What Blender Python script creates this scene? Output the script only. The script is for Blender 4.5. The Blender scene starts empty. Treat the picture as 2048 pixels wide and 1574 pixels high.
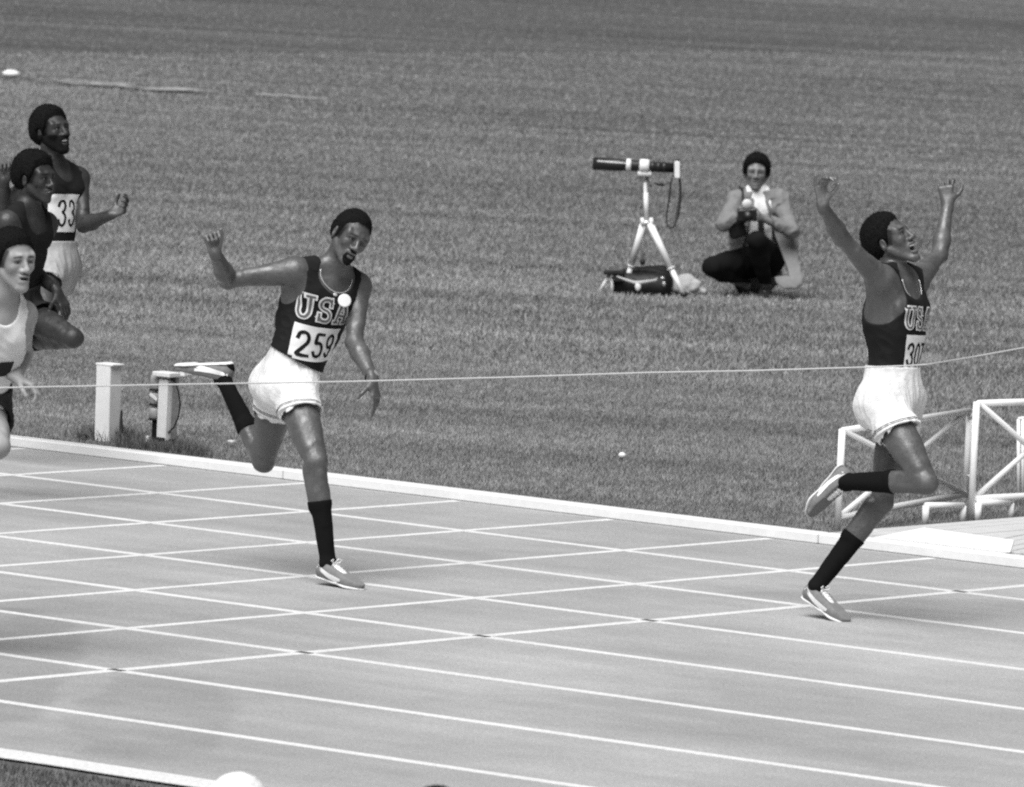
import bpy, math, random
import numpy as np
from mathutils import Vector, Matrix
from mathutils.bvhtree import BVHTree

random.seed(7); rng = np.random.default_rng(7)
scene = bpy.context.scene
col = scene.collection

# ------------------------------------------------------------------ camera
CF, CYAW, CPITCH, CROLL = 15.94691229, -0.66110998, 0.07970577, 0.04720557
CPOS = np.array([21.39553063, -32.25014952, 3.848125])
cy, sy, cp, sp = math.cos(CYAW), math.sin(CYAW), math.cos(CPITCH), math.sin(CPITCH)
FW = np.array([sy*cp, cy*cp, -sp]); _r = np.array([cy, -sy, 0.0]); _u = np.cross(_r, FW)
RT = _r*math.cos(CROLL) + _u*math.sin(CROLL); UP = -_r*math.sin(CROLL) + _u*math.cos(CROLL)
cam_d = bpy.data.cameras.new('camera'); cam = bpy.data.objects.new('camera', cam_d); col.objects.link(cam)
M = Matrix.Identity(4)
for i in range(3):
    M[i][0], M[i][1], M[i][2], M[i][3] = RT[i], UP[i], -FW[i], CPOS[i]
cam.matrix_world = M
cam_d.sensor_width = 36.0; cam_d.lens = CF*1000/2048*36.0
cam_d.clip_start = 1.0; cam_d.clip_end = 2000
cam_d.dof.use_dof = True; cam_d.dof.focus_distance = 37.0; cam_d.dof.aperture_fstop = 10.0
scene.camera = cam

# ------------------------------------------------------------------ light
SUN_EL, SUN_AZ_VEC = 60.0, -RT*0.42 - np.array([FW[0], FW[1], 0])*0.90
az = math.atan2(SUN_AZ_VEC[1], SUN_AZ_VEC[0])
sdir = Vector((math.cos(az)*math.cos(math.radians(SUN_EL)), math.sin(az)*math.cos(math.radians(SUN_EL)), math.sin(math.radians(SUN_EL))))
w = bpy.data.worlds.new('World'); scene.world = w; w.use_nodes = True
nt = w.node_tree; nt.nodes.clear()
sky = nt.nodes.new('ShaderNodeTexSky'); sky.sky_type = 'NISHITA'; sky.sun_disc = False
sky.sun_elevation = math.radians(SUN_EL); sky.sun_rotation = math.pi/2 - az
sky.dust_density = 4.0; sky.air_density = 1.0
bw = nt.nodes.new('ShaderNodeRGBToBW'); bg = nt.nodes.new('ShaderNodeBackground'); wo = nt.nodes.new('ShaderNodeOutputWorld')
nt.links.new(sky.outputs[0], bw.inputs[0]); nt.links.new(bw.outputs[0], bg.inputs[0]); nt.links.new(bg.outputs[0], wo.inputs[0])
bg.inputs[1].default_value = 0.05
sl = bpy.data.lights.new('sun', 'SUN'); sl.energy = 4.6; sl.angle = math.radians(50); sl.color = (1, 1, 1)
so = bpy.data.objects.new('sun', sl); col.objects.link(so)
so.rotation_euler = sdir.to_track_quat('Z', 'Y').to_euler(); so.location = (0, 0, 30)
scene.view_settings.view_transform = 'Standard'; scene.view_settings.look = 'None'
scene.view_settings.exposure = 0.06; scene.view_settings.gamma = 1.0
scene.render.film_transparent = False
scene.render.engine = 'CYCLES'; scene.cycles.use_denoising = False; scene.cycles.filter_width = 2.2

# ------------------------------------------------------------------ helpers
def V3(*a): return np.array(a, float)
def nrm(v):
    v = np.asarray(v, float); return v/max(1e-9, np.linalg.norm(v))
def ray(px, py): return FW + RT*(px-1024)/(1000*CF) - UP*(py-787)/(1000*CF)
def ground(px, py, z=0.0):
    d = ray(px, py); return CPOS + d*((z-CPOS[2])/d[2])
def atd(px, py, depth): return CPOS + ray(px, py)*depth     # a point at a measured distance along the view axis
def depth_of(p): return float((np.asarray(p)-CPOS) @ FW)
def cdir(r, u, f): return nrm(RT*r + UP*u + FW*f)             # a direction from right / up / away components

def tag(o, label=None, cat=None, group=None, kind=None):
    if label: o['label'] = label
    if cat: o['category'] = cat
    if group: o['group'] = group
    if kind: o['kind'] = kind
    return o
def empty(name, loc):
    o = bpy.data.objects.new(name, None); col.objects.link(o); o.location = Vector(loc); o.empty_display_size = .1
    return o
def link(name, me, mat, parent=None, smooth=False):
    o = bpy.data.objects.new(name, me); col.objects.link(o)
    if mat is not None and not me.materials: me.materials.append(mat)
    if parent is not None:
        o.parent = parent
        o.matrix_parent_inverse = Matrix.Identity(4)
        root = parent; off = Vector((0, 0, 0))
        while root is not None: off += root.location; root = root.parent
        o.location = -off
    return o
def fast_mesh(name, verts, faces, smooth=True):
    """faces: (n,3) or (n,4) int array, world coordinates"""
    me = bpy.data.meshes.new(name); verts = np.asarray(verts, np.float32); faces = np.asarray(faces, np.int32)
    k = faces.shape[1]
    me.vertices.add(len(verts)); me.vertices.foreach_set('co', verts.ravel())
    me.loops.add(faces.size); me.loops.foreach_set('vertex_index', faces.ravel())
    me.polygons.add(len(faces)); me.polygons.foreach_set('loop_start', np.arange(0, faces.size, k, dtype=np.int32))
    me.polygons.foreach_set('use_smooth', np.full(len(faces), smooth))
    me.update(calc_edges=True); me.validate()
    return me
class MB:
    def __init__(s): s.v = []; s.f = []
    def add(s, vs, fs):
        n = len(s.v); s.v += [tuple(map(float, p)) for p in vs]; s.f += [tuple(n+i for i in f) for f in fs]
    def box(s, c, hx, hy, hz, ax=(1, 0, 0), ay=(0, 1, 0), az=(0, 0, 1)):
        c = np.array(c, float); ax, ay, az = map(lambda q: np.array(q, float), (ax, ay, az))
        vs = [c+ax*hx*i+ay*hy*j+az*hz*k for k in (-1, 1) for j in (-1, 1) for i in (-1, 1)]
        s.add(vs, [(0, 2, 3, 1), (4, 5, 7, 6), (0, 1, 5, 4), (2, 6, 7, 3), (0, 4, 6, 2), (1, 3, 7, 5)])
    def bevbox(s, c, hx, hy, hz, b, ax=(1, 0, 0), ay=(0, 1, 0), az=(0, 0, 1)):
        c = np.array(c, float); ax, ay, az = map(lambda q: np.array(q, float), (ax, ay, az))
        rings = []
        for z, ins in ((-hz, b), (-hz+b, 0), (hz-b, 0), (hz, b)):
            x, y = hx-ins, hy-ins; bb = b*.8
            rings.append([(x-bb, -y), (x, -y+bb), (x, y-bb), (x-bb, y), (-x+bb, y), (-x, y-bb), (-x, -y+bb), (-x+bb, -y)])
        vs = [c+ax*p[0]+ay*p[1]+az*z for (z, _), R in zip(((-hz, b), (-hz+b, 0), (hz-b, 0), (hz, b)), rings) for p in R]
        fs = [tuple(range(7, -1, -1)), tuple(24+i for i in range(8))]
        for k in range(3):
            for i in range(8): fs.append((k*8+i, k*8+(i+1) % 8, (k+1)*8+(i+1) % 8, (k+1)*8+i))
        s.add(vs, fs)
    def tube(s, pts, r, n=10, cap=True):
        pts = [np.array(p, float) for p in pts]; m = len(pts); rs = r if hasattr(r, '__len__') else [r]*m
        t0 = nrm(pts[1]-pts[0]); a = nrm(np.cross(t0, V3(0, 0, 1) if abs(t0[2]) < .9 else V3(1, 0, 0))); vs = []
        for i in range(m):
            t = nrm(pts[min(i+1, m-1)]-pts[max(i-1, 0)]); a = nrm(a - t*(a@t)); b = np.cross(t, a)
            for j in range(n):
                q = 2*math.pi*j/n; vs.append(pts[i]+(a*math.cos(q)+b*math.sin(q))*rs[i])
        fs = [(i*n+j, i*n+(j+1) % n, (i+1)*n+(j+1) % n, (i+1)*n+j) for i in range(m-1) for j in range(n)]
        if cap: fs += [tuple(range(n-1, -1, -1)), tuple((m-1)*n+j for j in range(n))]
        s.add(vs, fs)
    def ball(s, c, rx, ry=None, rz=None, A=None, n=12):
        ry = ry or rx; rz = rz or rx; c = np.array(c, float); A = A if A is not None else np.eye(3)
        vs = []; m = n//2+1
        for i in range(m+1):
            th = math.pi*i/m
            for j in range(n):
                ph = 2*math.pi*j/n
                vs.append(c+A[0]*rx*math.sin(th)*math.cos(ph)+A[1]*ry*math.sin(th)*math.sin(ph)+A[2]*rz*math.cos(th))
        fs = [(i*n+j, (i+1)*n+j, (i+1)*n+(j+1) % n, i*n+(j+1) % n) for i in range(m) for j in range(n)]
        s.add(vs, fs)
    def build(s, name, mat, parent=None, smooth=False):
        me = bpy.data.meshes.new(name); me.from_pydata(s.v, [], s.f); me.validate(); me.update()
        if smooth: me.polygons.foreach_set('use_smooth', [True]*len(me.polygons))
        return link(name, me, mat, parent)

# ------------------------------------------------------------------ materials (all greys: the photograph is black and white)
def mat(name, g, rough=.6, spec=.5, noise=None, bump=None, attr=None, metallic=0, sheen=0):
    """noise = [(scale, amount, detail), ...] in object space multiplying the base; bump = (scale, strength, distance)"""
    m = bpy.data.materials.new(name); m.use_nodes = True; t = m.node_tree; b = t.nodes['Principled BSDF']
    b.inputs['Roughness'].default_value = rough; b.inputs['Specular IOR Level'].default_value = spec
    b.inputs['Metallic'].default_value = metallic
    if sheen: b.inputs['Sheen Weight'].default_value = sheen
    val = None
    def mul(a, bsock):
        n = t.nodes.new('ShaderNodeMath'); n.operation = 'MULTIPLY'; t.links.new(a, n.inputs[0]); t.links.new(bsock, n.inputs[1]); return n.outputs[0]
    v = t.nodes.new('ShaderNodeValue'); v.outputs[0].default_value = g; cur = v.outputs[0]
    tc = t.nodes.new('ShaderNodeTexCoord')
    for item in (noise or []):
        mp = t.nodes.new('ShaderNodeMapping')
        if item[0] == 'row':                    # mowing rows: noise stretched along one ground direction
            sc, am, de = (item[1][0], item[1][1], 1.0), item[2], item[3]; mp.vector_type = 'TEXTURE'
            mp.inputs['Rotation'].default_value = (0, 0, math.radians(33)); sc = (1/sc[0], 1/sc[1], 1.0)
        else: sc, am, de = item
        if hasattr(sc, '__len__'): mp.inputs['Scale'].default_value = sc; s1 = 1.0
        else: s1 = sc
        t.links.new(tc.outputs['Object'], mp.inputs[0])
        n = t.nodes.new('ShaderNodeTexNoise'); n.inputs['Scale'].default_value = s1; n.inputs['Detail'].default_value = de
        t.links.new(mp.outputs[0], n.inputs['Vector'])
        r = t.nodes.new('ShaderNodeMapRange'); r.inputs[1].default_value = .28; r.inputs[2].default_value = .72
        r.inputs[3].default_value = 1-am; r.inputs[4].default_value = 1+am; r.clamp = True
        t.links.new(n.outputs[0], r.inputs[0]); cur = mul(cur, r.outputs[0])
    if name.startswith('skin'):
        n = t.nodes.new('ShaderNodeTexNoise'); n.inputs['Scale'].default_value = 28; n.inputs['Detail'].default_value = 5; t.links.new(tc.outputs['Object'], n.inputs['Vector'])
        r = t.nodes.new('ShaderNodeMapRange'); r.inputs[1].default_value = .35; r.inputs[2].default_value = .65; r.inputs[3].default_value = rough-.08; r.inputs[4].default_value = rough+.22
        t.links.new(n.outputs[0], r.inputs[0]); t.links.new(r.outputs[0], b.inputs['Roughness'])
    if attr:
        a = t.nodes.new('ShaderNodeAttribute'); a.attribute_name = attr; cur = mul(cur, a.outputs['Fac'])
    t.links.new(cur, b.inputs['Base Color'])
    if bump:
        n = t.nodes.new('ShaderNodeTexNoise'); n.inputs['Scale'].default_value = bump[0]; n.inputs['Detail'].default_value = 4
        t.links.new(tc.outputs['Object'], n.inputs['Vector'])
        bn = t.nodes.new('ShaderNodeBump'); bn.inputs['Strength'].default_value = bump[1]; bn.inputs['Distance'].default_value = bump[2]
        t.links.new(n.outputs[0], bn.inputs['Height']); t.links.new(bn.outputs[0], b.inputs['Normal'])
    return m
M_ = dict(
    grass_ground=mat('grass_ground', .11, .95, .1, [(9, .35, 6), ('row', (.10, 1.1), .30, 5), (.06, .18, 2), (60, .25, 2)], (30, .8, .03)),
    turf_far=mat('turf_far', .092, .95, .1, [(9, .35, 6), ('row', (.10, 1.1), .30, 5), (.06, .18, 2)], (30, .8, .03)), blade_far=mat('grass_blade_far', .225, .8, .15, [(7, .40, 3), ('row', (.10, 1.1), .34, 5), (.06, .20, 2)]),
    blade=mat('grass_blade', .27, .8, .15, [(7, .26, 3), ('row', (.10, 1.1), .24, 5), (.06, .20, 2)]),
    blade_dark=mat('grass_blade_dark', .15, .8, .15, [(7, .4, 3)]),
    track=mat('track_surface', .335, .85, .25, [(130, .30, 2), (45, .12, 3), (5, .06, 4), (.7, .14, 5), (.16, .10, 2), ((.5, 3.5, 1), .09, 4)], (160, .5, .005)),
    line=mat('line_paint', .66, .7, .3, [(45, .14, 4), (150, .16, 1), (2.5, .06, 3)]),
    line_dark=mat('line_mark', .09, .8, .2),
    kerb=mat('kerb_paint', .76, .55, .4, [(3, .04, 4), (30, .04, 3)], (20, .15, .004)),
    skin=mat('skin_dark', .086, .38, .75, [(90, .14, 3), (14, .16, 3)], (75, .45, .0035), 'tone'),
    skin_deep=mat('skin_deep', .036, .40, .45, [(90, .10, 3), (14, .12, 2)], (75, .45, .0035), 'tone'),
    skin_mid=mat('skin_mid', .17, .42, .5, [(90, .08, 3)], (400, .12, .001), 'tone'),
    skin_pale=mat('skin_pale', .33, .5, .45, [(90, .06, 3), (14, .06, 2)], (400, .12, .001), 'tone'),
    hair=mat('hair', .008, .9, .15, [(300, .4, 2)], (260, .9, .006)),
    singlet=mat('singlet_cloth', .009, .85, .25, [(30, .15, 3)], (900, .3, .001)),
    white_cloth=mat('white_cloth', .80, .85, .2, [(12, .04, 3)], (38, .6, .008)),
    white_vest=mat('white_vest', .80, .85, .2, [(12, .04, 3)], (30, .25, .004)),
    grey_cloth=mat('grey_cloth', .40, .85, .2, [(14, .10, 3)], (25, .5, .008)),
    jacket=mat('jacket_cloth', .20, .9, .2, [(120, .12, 2), (8, .08, 3)], (40, .5, .008)),
    trousers=mat('trouser_cloth', .008, .9, .15),
    dark_cloth=mat('dark_cloth', .03, .85, .2),
    sock=mat('sock_cloth', .008, .95, .1, None, (600, .4, .002)),
    suede=mat('suede', .20, .9, .2, [(60, .12, 3)]),
    white_leather=mat('white_leather', .80, .5, .45, [(40, .04, 2)]),
    bib=mat('bib_cloth', .82, .85, .2, [(30, .03, 2)], (50, .25, .004)),
    ink=mat('ink', .010, .8, .2), white_ink=mat('white_ink', .70, .8, .2), grey_ink=mat('grey_ink', .12, .8, .2),
    metal=mat('metal', .55, .35, .5, metallic=.7), white_metal=mat('white_painted_metal', .80, .45, .4, [(20, .05, 3)]),
    black_metal=mat('black_metal', .02, .4, .5), eye_white=mat('eye_white', .12, .3, .5), eye_dark=mat('eye_dark', .01, .2, .6),  # eye whites kept dark, socket shadow put into their colour
    tooth=mat('tooth', .8, .3, .5), mouth=mat('mouth_dark', .02, .6, .3),
    post=mat('post_paint', .80, .6, .3, [(6, .05, 4), (40, .05, 3)]),
    wood=mat('board_paint', .52, .7, .3, [((2, 40, 40), .07, 4), (6, .05, 3)]),
    ply=mat('panel_paint', .80, .7, .3, [(5, .03, 3)]),
    bag=mat('bag_leather', .012, .6, .4, [(30, .3, 3)], (30, .5, .01)), khaki=mat('khaki_cloth', .45, .9, .2, [(18, .15, 3)], (30, .6, .01)),
    box=mat('device_grey', .36, .6, .4, [(40, .2, 3)]), tape=mat('finish_tape', .70, .8, .2),
    gold=mat('pendant', .8, .25, .6, metallic=.4),
)

# ------------------------------------------------------------------ ground, track
def dark_patches(m, blobs):
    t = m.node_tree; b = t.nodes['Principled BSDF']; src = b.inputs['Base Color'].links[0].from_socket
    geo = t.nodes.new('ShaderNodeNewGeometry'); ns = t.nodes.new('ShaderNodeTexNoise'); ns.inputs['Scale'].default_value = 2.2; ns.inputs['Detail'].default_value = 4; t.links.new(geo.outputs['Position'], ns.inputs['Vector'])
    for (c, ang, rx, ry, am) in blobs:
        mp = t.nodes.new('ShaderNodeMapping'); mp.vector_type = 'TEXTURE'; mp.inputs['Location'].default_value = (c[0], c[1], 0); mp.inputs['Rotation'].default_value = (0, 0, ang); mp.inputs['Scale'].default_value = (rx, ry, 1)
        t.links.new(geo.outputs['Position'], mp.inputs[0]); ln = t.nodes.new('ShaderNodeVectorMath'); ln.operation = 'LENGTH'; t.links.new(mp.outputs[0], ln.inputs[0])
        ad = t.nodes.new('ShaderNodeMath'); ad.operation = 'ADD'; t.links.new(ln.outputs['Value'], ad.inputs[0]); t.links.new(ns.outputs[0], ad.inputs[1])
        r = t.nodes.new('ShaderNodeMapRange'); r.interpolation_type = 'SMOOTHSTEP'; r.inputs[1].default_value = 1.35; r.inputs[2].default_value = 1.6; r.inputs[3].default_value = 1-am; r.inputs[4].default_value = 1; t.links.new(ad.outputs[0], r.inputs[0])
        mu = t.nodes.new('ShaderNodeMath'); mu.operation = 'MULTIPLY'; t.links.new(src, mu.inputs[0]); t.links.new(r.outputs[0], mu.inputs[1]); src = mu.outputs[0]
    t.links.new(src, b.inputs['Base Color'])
_va = math.atan2(FW[1], FW[0])
dark_patches(M_['track'], [(ground(305, 1432), _va, 1.5, .32, .13), (ground(10, 1330), _va, 2.2, .30, .15), (ground(1250, 1130), _va, .5, 1.6, .07), (ground(1900, 1212), _va, .35, 1.2, .10), (ground(250, 1215), _va, .5, 1.3, .08), (ground(1600, 1440), _va, .7, 1.6, .06)])  # dark patches painted into the colour for soft body shadows and blurred foreground shapes
def sheet(name, x0, x1, y0, y1, z, m, parent=None, nx=1, ny=1):
    xs = np.linspace(x0, x1, nx+1); ys = np.linspace(y0, y1, ny+1)
    vs = [(x, y, z) for y in ys for x in xs]
    fs = [(j*(nx+1)+i, j*(nx+1)+i+1, (j+1)*(nx+1)+i+1, (j+1)*(nx+1)+i) for j in range(ny) for i in range(nx)]
    me = bpy.data.meshes.new(name); me.from_pydata(vs, [], fs); me.update()
    return link(name, me, m, parent)
LW = 1.22
field = tag(sheet('grass_field', -700, 500, -400, 800, -.012, M_['grass_ground']), kind='structure')
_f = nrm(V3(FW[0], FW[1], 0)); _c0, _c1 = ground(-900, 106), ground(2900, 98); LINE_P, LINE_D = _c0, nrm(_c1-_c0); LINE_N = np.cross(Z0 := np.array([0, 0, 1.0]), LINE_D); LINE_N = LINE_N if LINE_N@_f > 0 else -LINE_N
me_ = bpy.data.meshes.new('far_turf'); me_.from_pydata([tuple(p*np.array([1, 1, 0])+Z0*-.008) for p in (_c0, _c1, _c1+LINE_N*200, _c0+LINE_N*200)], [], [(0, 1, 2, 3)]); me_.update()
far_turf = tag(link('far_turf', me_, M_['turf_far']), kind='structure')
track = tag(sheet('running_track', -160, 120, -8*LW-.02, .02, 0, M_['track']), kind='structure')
def slab(name, ctr, wid, top, mt, parent):
    """a painted line as a thin slab: ctr (n,2) centre points"""
    ctr = np.array(ctr, float); n = len(ctr); vs = []; t = nrm(np.append(ctr[-1]-ctr[0], 0)); nn = np.array([-t[1], t[0]])
    for p in ctr:
        a = p+nn*wid/2*(1+random.uniform(-.07, .07)); b = p-nn*wid/2*(1+random.uniform(-.07, .07))
        vs += [(a[0], a[1], -.002), (a[0], a[1], top), (b[0], b[1], top), (b[0], b[1], -.002)]
    fs = [(4*i+k, 4*i+k+1, 4*i+k+5, 4*i+k+4) for i in range(n-1) for k in range(3)]
    me = bpy.data.meshes.new(name); me.from_pydata(vs, [], fs); me.update(); return link(name, me, mt, parent)
def pts(a, b, n): return [(a[0]+(b[0]-a[0])*i/n, a[1]+(b[1]-a[1])*i/n) for i in range(n+1)]
for k in range(1, 8): slab('lane_line', pts((-40, -k*LW), (25, -k*LW), 400), .064, .0012, M_['line'], track)
slab('outer_line', pts((-40, -8*LW+.02), (25, -8*LW+.02), 400), .20, .0014, M_['line'], track)
for j in range(0, 16): slab('finish_line' if j == 0 else 'metre_line', pts((-j, -.02), (-j, -8*LW+.1 if j == 0 else -7*LW), 80), .054 if j else .062, .0020, M_['line'], track)
for k in (1, 3, 4, 5, 6):
    m = MB(); m.box((0, -k*LW, .0022), .035, .022, .0012); m.build('line_crossing_mark', M_['line_dark'], track)
# inner kerb, boards butted end to end
kerb = tag(empty('inner_kerb', (-3, .05, 0)), kind='structure')
xk = -40.0; ki = 0
joints = [-40, -34.5, -29, -23.5, -18, -12.6, -8.7, -5.2, -1.72, 1.9, 5.5, 9, 14, 20]
for a, b in zip(joints[:-1], joints[1:]):
    m = MB(); g = .003; hh = .0255 + random.uniform(-.001, .0015)
    m.bevbox(((a+b)/2, .06, hh), (b-a)/2-g, .055, hh, .006); m.build('kerb_board', M_['kerb'], kerb)

# ------------------------------------------------------------------ grass: real blades near, fewer far (one uncountable object each)
def grass(name, n, region, hmin, hmax, wd, mt, dens=None):
    """region(n)-> x,y arrays"""
    x, y = region(n); n = len(x)
    h = rng.uniform(hmin, hmax, n); a = rng.uniform(0, 2*math.pi, n); ww = wd*rng.uniform(.6, 1.4, n)
    lx = rng.normal(0, .45, n)*h; ly = rng.normal(0, .45, n)*h
    v = np.zeros((n, 3, 3), np.float32)
    v[:, 0, 0] = x-np.cos(a)*ww/2; v[:, 0, 1] = y-np.sin(a)*ww/2; v[:, 0, 2] = -.014
    v[:, 1, 0] = x+np.cos(a)*ww/2; v[:, 1, 1] = y+np.sin(a)*ww/2; v[:, 1, 2] = -.014
    v[:, 2, 0] = x+lx; v[:, 2, 1] = y+ly; v[:, 2, 2] = h-.012
    me = fast_mesh(name, v.reshape(-1, 3), np.arange(3*n).reshape(-1, 3), smooth=False)
    return tag(link(name, me, mt), kind='stuff')
def wedge(y0, y1, power=1.0, pad=.6):
    """ground points inside the view's wedge (plus a margin), thinning with distance"""
    def f(n):
        y = y0 + (y1-y0)*rng.random(n)**power
        # view limits on the ground at distance: x spans between left and right picture edges
        out = np.zeros(n)
        yy = np.linspace(y0, y1, 40); L = []; R = []
        for q in yy:
            def xat(px):
                d = FW + RT*(px-1024)/(1000*CF); return CPOS[0] + d[0]*(q-CPOS[1])/d[1]
            L.append(xat(-520)); R.append(xat(2560))
        l = np.interp(y, yy, L)-pad; r = np.interp(y, yy, R)+pad
        return l+(r-l)*rng.random(n), y
    return f
grass('grass_near', 540000, wedge(.125, 7.5, 1.15), .010, .026, .0052, M_['blade'])
grass('grass_middle', 450000, wedge(7.5, 32, 1.5), .015, .035, .010, M_['blade'])
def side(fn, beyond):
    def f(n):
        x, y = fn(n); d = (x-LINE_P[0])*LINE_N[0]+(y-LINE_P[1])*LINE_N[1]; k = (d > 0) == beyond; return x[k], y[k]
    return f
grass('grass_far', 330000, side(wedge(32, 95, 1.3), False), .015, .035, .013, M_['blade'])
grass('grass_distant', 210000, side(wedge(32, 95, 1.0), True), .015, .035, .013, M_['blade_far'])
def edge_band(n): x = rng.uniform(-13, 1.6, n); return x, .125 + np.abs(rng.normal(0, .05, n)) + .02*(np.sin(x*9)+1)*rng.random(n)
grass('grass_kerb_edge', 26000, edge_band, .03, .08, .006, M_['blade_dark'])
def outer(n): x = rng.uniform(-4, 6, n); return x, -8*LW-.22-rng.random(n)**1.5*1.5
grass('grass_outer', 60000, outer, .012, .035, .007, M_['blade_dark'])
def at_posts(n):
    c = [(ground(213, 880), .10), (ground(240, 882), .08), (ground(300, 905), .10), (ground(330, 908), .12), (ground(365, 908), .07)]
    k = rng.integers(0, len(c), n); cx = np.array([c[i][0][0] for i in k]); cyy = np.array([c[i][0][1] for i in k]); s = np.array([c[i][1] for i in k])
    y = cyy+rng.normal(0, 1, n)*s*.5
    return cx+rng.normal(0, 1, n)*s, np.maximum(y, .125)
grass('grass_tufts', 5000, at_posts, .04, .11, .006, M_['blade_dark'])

# ------------------------------------------------------------------ implicit-surface bodies
class Fld:
    def __init__(s, lo, hi, h):
        s.lo = np.array(lo, float); s.h = h; s.n = np.ceil((np.array(hi)-s.lo)/h).astype(int)+1
        s.F = np.full(tuple(s.n), .08, np.float32)
        s.ax = [(s.lo[i]+h*np.arange(s.n[i])).astype(np.float32) for i in range(3)]
    def sl(s, lo, hi, pad):
        a = np.maximum(0, np.floor((np.array(lo)-pad-s.lo)/s.h).astype(int)); b = np.minimum(s.n, np.ceil((np.array(hi)+pad-s.lo)/s.h).astype(int)+1)
        return (None if (b <= a).any() else (slice(a[0], b[0]), slice(a[1], b[1]), slice(a[2], b[2])))
    def apply(s, pr):
        fn, lo, hi, k, op = pr
        q = s.sl(lo, hi, .03+k)
        if q is None: return
        X = s.ax[0][q[0]][:, None, None]; Y = s.ax[1][q[1]][None, :, None]; Z = s.ax[2][q[2]][None, None, :]
        d = fn(X, Y, Z).astype(np.float32); A = s.F[q]
        if op == 'u':
            if k > 0:
                hh = np.maximum(k-np.abs(A-d), 0)/k; s.F[q] = np.minimum(A, d)-hh*hh*(k*.25)
            else: s.F[q] = np.minimum(A, d)
        else:
            d = -d
            if k > 0:
                hh = np.maximum(k-np.abs(A-d), 0)/k; s.F[q] = np.maximum(A, d)+hh*hh*(k*.25)
            else: s.F[q] = np.maximum(A, d)
    def mod(s, fn):
        X = s.ax[0][:, None, None]; Y = s.ax[1][None, :, None]; Z = s.ax[2][None, None, :]
        s.F = fn(s.F, X, Y, Z).astype(np.float32)
    def mesh(s):
        F = s.F; F[0], F[-1] = .08, .08; F[:, 0], F[:, -1] = .08, .08; F[:, :, 0], F[:, :, -1] = .08, .08
        I = F < 0
        c = np.zeros(tuple(np.array(F.shape)-1), np.int8)
        for i in (0, 1):
            for j in (0, 1):
                for k in (0, 1): c += I[i:I.shape[0]-1+i, j:I.shape[1]-1+j, k:I.shape[2]-1+k]
        act = np.argwhere((c > 0) & (c < 8))
        if len(act) == 0: return np.zeros((0, 3)), np.zeros((0, 4), int)
        idx = np.full(c.shape, -1, np.int32); idx[tuple(act.T)] = np.arange(len(act))
        P = np.zeros((len(act), 3)); W = np.zeros(len(act))
        cor = [(i, j, k) for i in (0, 1) for j in (0, 1) for k in (0, 1)]
        val = {q: F[act[:, 0]+q[0], act[:, 1]+q[1], act[:, 2]+q[2]] for q in cor}
        for q in cor:
            for a in range(3):
                if q[a] == 0:
                    r = list(q); r[a] = 1; r = tuple(r); f0, f1 = val[q], val[r]; m = (f0 < 0) != (f1 < 0)
                    t = np.where(m, f0/(f0-f1+1e-12), 0); p = np.array(q, float)[None, :].repeat(len(act), 0); p[:, a] += t
                    P += p*m[:, None]; W += m
        P = P/W[:, None]+act
        faces = []
        for a in range(3):
            b, cc = (a+1) % 3, (a+2) % 3
            sl0 = [slice(1, -1)]*3; sl0[a] = slice(0, -1); sl1 = list(sl0); sl1[a] = slice(1, None)
            e = I[tuple(sl0)] != I[tuple(sl1)]; E_ = np.argwhere(e)
            if len(E_) == 0: continue
            off = np.ones(3, int); off[a] = 0; G = E_+off
            ins = I[tuple(G.T)]
            def cid(db, dc):
                g = G.copy(); g[:, b] -= db; g[:, cc] -= dc; return idx[tuple(g.T)]
            f = np.stack([cid(0, 0), cid(1, 0), cid(1, 1), cid(0, 1)], 1)
            f[~ins] = f[~ins][:, ::-1]; faces.append(f)
        Fc = np.concatenate(faces); Fc = Fc[(Fc >= 0).all(1)]
        return s.lo+P*s.h, Fc

def limb(a, b, ra, rb, k=.02, n=None, s=1.0, op='u'):
    a = np.array(a, float); b = np.array(b, float); ab = b-a; L2 = float(ab@ab)+1e-12; R = max(ra, rb)*1.05
    lo = np.minimum(a, b)-R; hi = np.maximum(a, b)+R
    nn = nrm(n) if n is not None else None
    if nn is not None: nn = nrm(nn-ab*(nn@ab)/L2)
    def fn(X, Y, Z):
        x, y, z = X-a[0], Y-a[1], Z-a[2]
        t = np.clip((x*ab[0]+y*ab[1]+z*ab[2])/L2, 0, 1)
        x = x-t*ab[0]; y = y-t*ab[1]; z = z-t*ab[2]
        if nn is not None:
            q = (x*nn[0]+y*nn[1]+z*nn[2])*(1/s-1); x = x+q*nn[0]; y = y+q*nn[1]; z = z+q*nn[2]
        return (np.sqrt(x*x+y*y+z*z)-(ra+(rb-ra)*t))*(1 if nn is None else (1+s)/2)
    return (fn, lo, hi, k, op)
def ell(c, A, r, k=.02, op='u'):
    c = np.array(c, float); A = np.array(A, float); r = np.array(r, float)
    ext = np.sqrt(((A*r[:, None])**2).sum(0)); lo, hi = c-ext, c+ext
    def fn(X, Y, Z):
        x, y, z = X-c[0], Y-c[1], Z-c[2]; k0 = 0; k1 = 0
        for i in range(3):
            q = (x*A[i][0]+y*A[i][1]+z*A[i][2])/r[i]; k0 = k0+q*q; k1 = k1+(q/r[i])**2
        k0 = np.sqrt(k0); k1 = np.sqrt(k1)+1e-9
        return k0*(k0-1)/k1
    return (fn, lo, hi, k, op)
def ball(c, r, k=.02, op='u'): return ell(c, np.eye(3), (r, r, r), k, op)
def plane_fn(p, n):
    p = np.array(p, float); n = nrm(n)
    return lambda X, Y, Z: (X-p[0])*n[0]+(Y-p[1])*n[1]+(Z-p[2])*n[2]
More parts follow.
